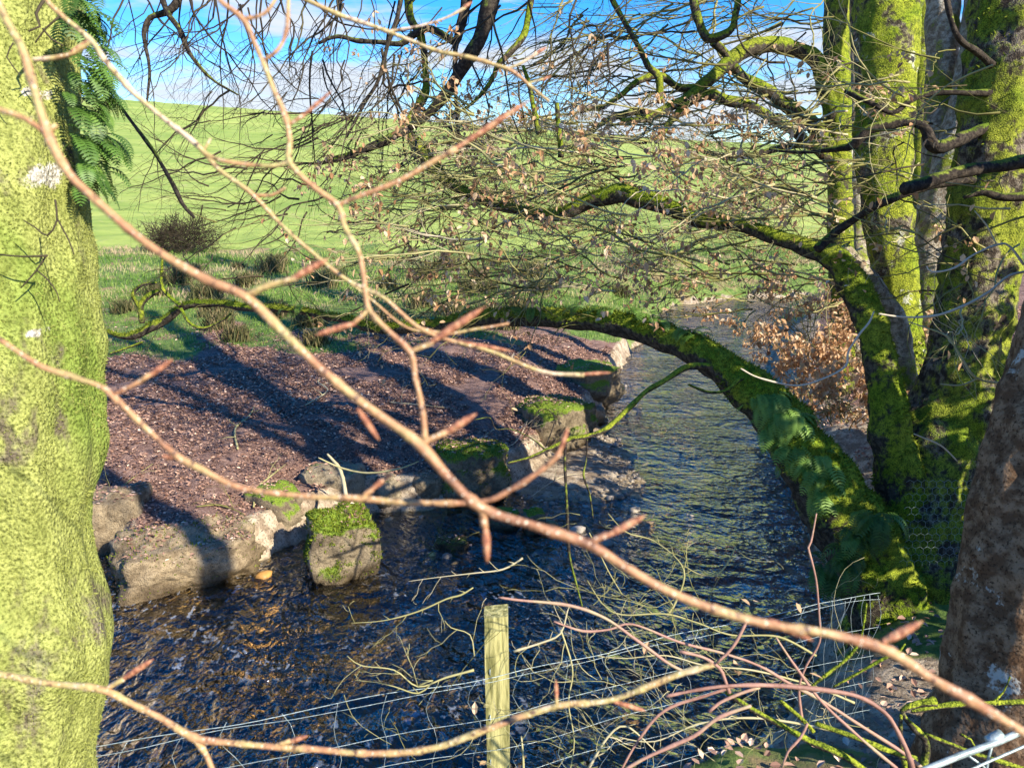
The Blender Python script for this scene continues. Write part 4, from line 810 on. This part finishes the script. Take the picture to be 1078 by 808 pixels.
neartwig('long thick tan twig sweeping from the upper left corner down to the lower right corner', [
    [(-30, -60, 11), (0, 10, 11), (22, 50, 11), (36, 95, 12), (46, 130, 14), (62, 165, 13), (80, 192, 12), (112, 222, 12), (165, 263, 12), (215, 292, 12), (258, 312, 14), (300, 350, 13), (350, 399, 13), (400, 437, 13), (440, 467, 15), (475, 505, 14), (508, 535, 16), (560, 552, 13), (618, 572, 16), (660, 597, 13), (700, 620, 13), (760, 644, 14), (820, 659, 14), (880, 669, 14), (930, 682, 16), (975, 710, 14), (1020, 736, 15), (1078, 771, 14), (1150, 815, 14)],
    [(-30, 108, 7), (0, 116, 7), (28, 126, 8), (48, 140, 9)], [(50, 140, 6), (60, 62 + 70, 7)], [(258, 312, 10), (285, 300, 9), (312, 293, 8)], [(508, 535, 11), (511, 555, 10)], [(618, 572, 10), (640, 563, 10)], [(444, 466, 9), (470, 455, 9)]],
    [(305, 295, 346, 272, 11), (511, 552, 513, 592, 11), (638, 564, 680, 542, 11), (466, 457, 502, 435, 11), (376, 430, 399, 463, 9), (928, 676, 972, 653, 13), (808, 652, 856, 674, 11)], .45, a=.5)
neartwig('twig descending from the top edge to meet the long thick twig at centre', [
    [(225, -20, 7), (233, 0, 7), (257, 20, 8), (268, 43, 7), (277, 64, 7), (288, 94, 7), (302, 127, 8), (306, 150, 8), (305, 171, 9), (327, 193, 8), (355, 216, 10), (362, 238, 8), (377, 265, 8), (382, 290, 8), (388, 326, 9), (410, 349, 8), (431, 370, 10), (437, 400, 8), (446, 438, 9), (448, 462, 9)],
    [(277, 64, 5), (292, 52, 5), (301, 32, 5), (304, 0, 5), (303, -20, 5)], [(257, 20, 5), (278, 14, 5), (292, -5, 5)], [(355, 216, 7), (385, 205, 6), (420, 190, 7), (452, 172, 8), (480, 157, 8)], [(305, 171, 5), (285, 176, 5), (260, 174, 5), (232, 168, 5), (215, 160, 6)], [(431, 370, 7), (455, 360, 7)], [(388, 326, 7), (372, 340, 7)], [(303, 132, 5), (320, 122, 5)]],
    [(476, 159, 560, 104, 9), (452, 361, 512, 322, 12), (374, 340, 331, 353, 10), (317, 124, 349, 96, 6)], .5, a=.55)
neartwig('straight greenish twig slanting down from the top left across the sky and hill', [
    [(40, -20, 7), (50, 0, 7), (67, 17, 7), (97, 43, 8), (110, 63, 8), (140, 97, 8), (170, 122, 7), (210, 155, 8), (233, 181, 6), (267, 207, 6), (300, 240, 5), (333, 270, 5), (365, 294, 5), (403, 314, 5), (440, 344, 6), (477, 359, 5), (520, 371, 5), (573, 391, 5), (615, 394, 6)],
    [(97, 43, 5), (72, 58, 6), (36, 63, 7)], [(267, 205, 4), (285, 206, 4), (300, 198, 4)], [(440, 344, 4), (470, 352, 4), (505, 345, 3), (535, 340, 3)], [(215, 158, 4), (222, 146, 3)], [(333, 270, 3), (362, 292, 3), (395, 318, 3), (430, 346, 3), (470, 350, 4)]],
    [(610, 394, 644, 392, 5), (478, 359, 542, 370, 6), (70, 60, 97, 40, 7)], .62, a=.7)
neartwig('thin orange twig curving from the left edge over the litter bank to the centre', [
    [(-30, 340, 7), (0, 358, 7), (40, 383, 8), (80, 398, 8), (108, 408, 8), (122, 420, 10), (145, 442, 8), (170, 465, 8), (188, 482, 11), (215, 496, 8), (252, 512, 8), (310, 521, 8), (380, 525, 9), (440, 529, 8), (505, 528, 8), (540, 514, 8), (575, 490, 8), (590, 476, 9)],
    [(120, 415, 6), (145, 404, 7), (158, 395, 7)], [(380, 523, 5), (392, 515, 6)]], [(155, 397, 182, 378, 8), (390, 516, 413, 497, 8), (588, 478, 598, 450, 8), (186, 482, 170, 480, 7)], .48, a=.45)
neartwig('tan twig running along the bottom from the left edge in front of the post', [
    [(-30, 703, 9), (0, 709, 9), (60, 720, 9), (108, 726, 11), (135, 738, 9), (165, 753, 9), (205, 776, 12), (240, 782, 9), (300, 786, 9), (360, 791, 9), (410, 793, 9), (460, 786, 9), (500, 772, 10), (550, 753, 9), (595, 741, 10), (645, 736, 8), (690, 719, 9), (720, 708, 9), (750, 699, 8)],
    [(205, 776, 8), (216, 792, 8), (225, 815, 8)], [(110, 726, 6), (130, 714, 7)], [(586, 743, 5), (586, 735, 5)], [(285, 786, 5), (305, 780, 5)]], [(128, 715, 162, 693, 9), (586, 737, 585, 715, 6), (303, 781, 324, 774, 7), (645, 738, 680, 748, 7)], .7, a=.62)
neartwig('knobbly yellow twig crossing the top centre of the sky', [
    [(300, -10, 6), (340, 8, 6), (375, 22, 6), (410, 34, 5), (430, 42, 5), (462, 54, 5), (492, 60, 6), (520, 68, 5), (540, 76, 5), (560, 92, 4), (578, 107, 4)], [(410, 33, 4), (440, 28, 3), (465, 20, 3), (490, 8, 4)], [(532, 72, 3), (545, 68, 3), (565, 56, 4)], [(555, 88, 3), (572, 84, 3)]],
    [(486, 10, 497, 2, 5), (562, 58, 575, 50, 5), (570, 85, 580, 80, 4)], .75, a=.8)
# ------------------------------------------------------------ tangle of shrubs at lower right
traced('pink_twig_shrub', [
    [(525, 627, 1.5, 3), (545, 630, 1.5, 4), (600, 637, 1.5, 5), (635, 650, 1.5, 5), (665, 672, 1.5, 5), (700, 697, 1.5, 5), (720, 707, 1.5, 5)],
    [(582, 654, 1.7, 3), (612, 664, 1.7, 3.5), (640, 662, 1.7, 3.5), (665, 656, 1.7, 3.5), (715, 674, 1.7, 4), (760, 686, 1.7, 4), (800, 701, 1.7, 4), (830, 719, 1.7, 5), (860, 735, 1.7, 5), (900, 760, 1.7, 5), (960, 800, 1.7, 6), (1000, 840, 1.7, 6)],
    [(700, 733, 1.6, 5), (735, 726, 1.6, 5), (770, 722, 1.6, 6), (820, 722, 1.6, 7), (870, 726, 1.6, 7), (905, 733, 1.6, 7), (932, 750, 1.6, 7), (945, 770, 1.6, 7), (957, 800, 1.6, 8), (965, 840, 1.6, 8)],
    [(745, 748, 1.6, 6), (757, 738, 1.6, 5), (780, 728, 1.6, 5), (800, 722, 1.6, 5)],
    [(652, 812, 1.6, 3), (672, 778, 1.6, 4), (700, 748, 1.6, 5), (745, 732, 1.6, 5), (775, 722, 1.6, 5)],
    [(600, 850, 1.5, 6), (665, 808, 1.5, 6), (700, 790, 1.5, 6), (730, 775, 1.5, 6), (755, 755, 1.5, 6), (790, 742, 1.5, 5)],
    [(818, 670, 1.6, 3.5), (840, 703, 1.6, 4.5), (865, 738, 1.6, 4.5), (900, 770, 1.6, 4.5), (945, 808, 1.6, 5)],
    [(860, 540, 1.9, 2), (853, 570, 1.9, 3), (850, 576, 1.9, 3.5), (858, 610, 1.9, 3), (863, 650, 1.9, 3), (864, 675, 1.9, 3), (850, 700, 1.9, 3), (842, 725, 1.9, 4), (845, 760, 1.9, 5)],
    [(715, 686, 1.6, 5), (740, 692, 1.6, 5), (757, 703, 1.6, 6), (763, 715, 1.6, 6), (768, 730, 1.6, 6)], [(753, 697, 1.6, 5), (770, 680, 1.6, 5), (784, 655, 1.6, 5)],
    [(824, 808, 1.6, 3), (830, 790, 1.6, 4), (843, 775, 1.6, 4), (850, 760, 1.6, 4)]],
    'pinktwig', 'tangle of pinkish bare shoots arching over the water at lower right', 'shrub', 'shoot', 9, .015, .12, .35)
traced('bare_shrub', [
    [(765, 728, 1.7, 8), (790, 745, 1.7, 9), (820, 762, 1.7, 9), (850, 778, 1.7, 10), (890, 795, 1.7, 11), (940, 830, 1.7, 12)],
    [(985, 737, 2.0, 12), (965, 741, 2.0, 12), (950, 748, 2.0, 11), (958, 762, 2.0, 10), (972, 776, 2.0, 10), (975, 790, 2.0, 12), (972, 810, 2.0, 13), (965, 850, 2, 14)], [(948, 752, 2, 7), (947, 775, 2, 7), (950, 800, 2, 8), (958, 830, 2, 9)],
    [(975, 772, 2, 7), (1000, 782, 2, 7), (1030, 794, 2, 8), (1090, 812, 2, 9)], [(860, 760, 1.8, 8), (900, 775, 1.8, 9), (935, 790, 1.8, 10), (965, 800, 1.8, 11)], [(820, 735, 1.8, 5), (845, 758, 1.8, 6), (855, 770, 1.8, 7)],
    [(845, 730, 1.9, 4), (870, 710, 1.9, 5), (895, 690, 1.9, 5), (907, 670, 1.9, 4), (912, 635, 1.9, 3)], [(878, 725, 1.9, 4), (905, 710, 1.9, 5), (930, 695, 1.9, 5), (948, 685, 1.9, 4), (953, 678, 1.9, 3)], [(1090, 738, 2.1, 9), (1040, 740, 2.1, 8), (1000, 742, 2.1, 8), (960, 748, 2.1, 6)], [(1045, 740, 2.1, 4), (1058, 728, 2.1, 3), (1064, 712, 2.1, 3)], [(1012, 773, 2, 4), (1022, 778, 2, 4), (1028, 790, 2, 4)]],
    'limb', 'knobbly green mossy dead branches in the lower right corner', 'shrub', 'branch', 9, .02, .18, .5)
bt = empty('thorn_shrub', P(700, 806, 2.6), 'straw coloured thorny twigs arching left over the stream around the post', 'shrub')
TH = [[(500, 704, 2.3, 4), (470, 712, 2.3, 3.5), (440, 722, 2.3, 3), (415, 705, 2.3, 3), (380, 700, 2.3, 2.5), (365, 690, 2.3, 2)], [(440, 722, 2.3, 3.5), (455, 735 - 18, 2.3, 2), (440, 745 - 15, 2.3, 3), (415, 722, 2.3, 2.5), (395, 717, 2.3, 2), (374, 715, 2.3, 1.5)], [(540, 685, 2.2, 4), (570, 675, 2.2, 4), (590, 665, 2.2, 4), (597, 642, 2.2, 3.5), (600, 635, 2.2, 2.5)], [(590, 662, 2.2, 3), (600, 690, 2.2, 3), (603, 710, 2.2, 3), (598, 740, 2.2, 3), (604, 780, 2.2, 3), (600, 815, 2.2, 3)],
      [(860, 690, 2.5, 4), (820, 670, 2.5, 3.5), (770, 668, 2.5, 3), (735, 655, 2.5, 3), (700, 645, 2.5, 4), (655, 646, 2.5, 3.5), (635, 635, 2.5, 3), (618, 610, 2.5, 2.5)], [(700, 647, 2.5, 4), (708, 638, 2.5, 4), (720, 600, 2.5, 3), (690, 570, 2.6, 3), (660, 560, 2.6, 2.5), (640, 540, 2.6, 2)], [(900, 740, 2.4, 4), (850, 720, 2.4, 3.5), (790, 705, 2.4, 3.5), (740, 700, 2.4, 3), (700, 690, 2.4, 3), (660, 692, 2.4, 2.5), (630, 690, 2.4, 3)],
      [(550, 587, 3, 3), (530, 598, 3, 3), (500, 602, 3, 2.5), (470, 606, 3, 2), (430, 612, 3, 1.5)], [(498, 618, 2.9, 2), (485, 626, 2.9, 3), (470, 630, 2.9, 3), (440, 643, 2.9, 3), (405, 652, 2.9, 2.5), (370, 655, 2.9, 1.5)], [(775, 575, 2.8, 2), (760, 600, 2.8, 3), (740, 605, 2.8, 3), (720, 595, 2.8, 2)], [(880, 770, 2.2, 5), (800, 755, 2.2, 4), (740, 760, 2.2, 4), (690, 780, 2.2, 3), (650, 775, 2.2, 3)], [(620, 560, 3, 2), (640, 600, 3, 2.5), (655, 625, 3, 3)], [(500, 690, 2.3, 2), (495, 668, 2.3, 2), (475, 660, 2.3, 2), (468, 652, 2.3, 1.5)],
      [(551, 830, 2.3, 5), (550, 800, 2.3, 4.5), (548, 775, 2.3, 4)], [(620, 808, 2.3, 5), (640, 775, 2.3, 4.5), (660, 765, 2.3, 4), (690, 790, 2.3, 3)]]
tb2 = MB()
for pl in TH:
    a = ru(.7, .9); mb = MB(); pts = px(pl, .02, .006)
    for i, q in enumerate(pts): q[3] *= .72 * (1 - .5 * i / len(pts)); q[3] = max(q[3], .0008)
    tube(mb, pts, 6, a, .15, 20)
    for i in range(2, len(pts) - 1, 3):
        p = Vector(pts[i][:3]); t = (Vector(pts[i + 1][:3]) - p).normalized(); s = random.choice((-1, 1))
        d = t + t.cross(Vector((0, 1, .2))).normalized() * s * 1.3
        if rnd() < .35: grow(mb, p, d, ru(.06, .2), pts[i][3] * .6, 1, a, .4, seg=.03)
        else: tube(mb, [[*p, pts[i][3] * .6], [*(p + d * .008), pts[i][3] * .4], [*(p + d * .018), .0006]], 4, a)
    mb.build('branch', M['twig'], bt)
lf2 = MB()
for (u, v, d) in ((490, 742, 2.3), (500, 738, 2.3), (793, 632, 2.4), (780, 630, 2.4), (838, 634, 2.4), (852, 708, 1.9), (505, 805, 2.3), (498, 808, 2.3), (776, 706, 1.8), (772, 698, 1.8), (683, 670 + 5, 2.0), (482, 726, 2.3)):
    leafquad(lf2, P(u, v, d), ru(.03, .04), .018, ru(0, 6.28), ru(.2, 1.2), ru(.5, .9), ru(-.5, .5))
def z9(n, us, vs, du, dv, ds):
    for _ in range(n):
        tb2 = MB(); u, v = ru(*us), ru(*vs); d = ru(*ds); gpx(tb2, u, v, d, u + ru(*du), v + ru(*dv), d + ru(-.2, .2), ru(1.0, 1.8), 2, ru(.6, .85), dens=.5, seg=.035, bend=.35); tb2.build('sprig', M['twig'], bt)
z9(34, (620, 940), (630, 808), (-140, -50), (-50, 30), (2.1, 2.9)); z9(9, (560, 780), (540, 640), (-90, 60), (-30, 60), (2.6, 3.4)); z9(14, (360, 640), (700, 815), (-60, 60), (-60, -20), (2.1, 2.5))
lf2.build('leaves', M['leaf'], bt, False)
# pale twigs in front of the right trunks
traced('pale_twig', [[(1078, 278, 3.4, 4), (1062, 258, 3.4, 3.5), (1050, 257, 3.4, 3.5), (1025, 268, 3.4, 3.5), (1005, 282, 3.4, 3), (982, 286, 3.4, 3), (976, 280, 3.4, 2)], [(1050, 257, 3.4, 2.5), (1040, 238, 3.4, 2.5), (1026, 222, 3.4, 1.5)], [(1090, 283, 3.4, 4), (1062, 290, 3.4, 4), (1040, 308, 3.4, 4), (1015, 322, 3.4, 4), (985, 332, 3.4, 4), (950, 334, 3.4, 3), (926, 331, 3.4, 3)],
    [(955, 338, 3.5, 2), (995, 352, 3.5, 3), (1010, 372, 3.5, 3.5), (1028, 397, 3.5, 4), (1060, 402, 3.5, 4), (1090, 395, 3.5, 4)], [(1030, 398, 3.5, 3), (1012, 405, 3.5, 2.5), (990, 404, 3.5, 2)], [(920, 328, 3.8, 2), (915, 340, 3.8, 3.5), (905, 352, 3.8, 4), (893, 370, 3.8, 3.5), (890, 385, 3.8, 3.5), (870, 397, 3.8, 3), (838, 406, 3.8, 3), (800, 398, 3.8, 3), (780, 388, 3.8, 2)], [(962, 456, 3.9, 2), (990, 468, 3.9, 3), (1008, 485, 3.9, 2)]],
    'twig', 'pale bare twigs silhouetted in front of the mossy right trunk', 'twig', 'branch', 6, .02, .12, .97)
# ------------------------------------------------------------ light
SUN_AZ = R(48); EL = R(33)      # azimuth from the camera's back towards its right
sd = Vector((math.sin(SUN_AZ) * math.cos(EL), -math.cos(SUN_AZ) * math.cos(EL), math.sin(EL)))
sl = bpy.data.lights.new('sun', 'SUN'); sl.energy = 5.0; sl.angle = R(.53); sl.color = (1, .92, .78)
slo = bpy.data.objects.new('sun', sl); COL.objects.link(slo); slo.rotation_euler = sd.to_track_quat('Z', 'Y').to_euler()
w = bpy.data.worlds.new('World'); S.world = w; w.use_nodes = True; nt = w.node_tree; nt.nodes.clear(); t = NT(nt)
sky = t.n('TexSky', sky_type='NISHITA', sun_disc=False); sky.sun_elevation = EL; sky.sun_rotation = math.atan2(sd.x, sd.y); sky.air_density = 1.0; sky.dust_density = .3; sky.ozone_density = 3.0
dirv = t.n('TexCoord').outputs['Generated']; xyz = t.n('SeparateXYZ', {0: dirv}); zz = t.math('ADD', t.math('MAXIMUM', xyz.outputs[2], 0.0), .16)
pv = t.n('CombineXYZ', {0: t.math('DIVIDE', xyz.outputs[0], zz), 1: t.math('DIVIDE', xyz.outputs[1], zz)}).outputs[0]
pv = t.n('VectorMath', {0: pv, 1: (1.0, 1.5, 1)}, operation='MULTIPLY').outputs[0]
cn = t.noise(pv, 1.0, 9, .60, .35); thr = t.n('MapRange', {'Value': xyz.outputs[2], 'From Min': .14, 'From Max': .26, 'To Min': .0, 'To Max': .21}).outputs[0]; cm = t.step(t.math('SUBTRACT', cn, thr), .40, .53)
hs = t.n('HueSaturation', {'Hue': .512, 'Saturation': 1.55, 'Value': 2.5, 'Color': sky.outputs[0]}).outputs[0]
cc = t.mix(t.step(cn, .5, .8), (7.4, 7.9, 8.8), (9.6, 9.7, 9.9))
bg = t.n('Background', {'Color': t.mix(t.math('MULTIPLY', cm, .93), hs, cc), 'Strength': .056}); ow = nt.nodes.new('ShaderNodeOutputWorld'); nt.links.new(bg.outputs[0], ow.inputs[0])
S.view_settings.view_transform = 'Standard'; S.view_settings.look = 'None'; S.view_settings.exposure = .98; S.view_settings.gamma = 1
S.render.engine = 'CYCLES'; S.cycles.max_bounces = 8; S.cycles.transparent_max_bounces = 12
S.render.resolution_x = 1024; S.render.resolution_y = 767
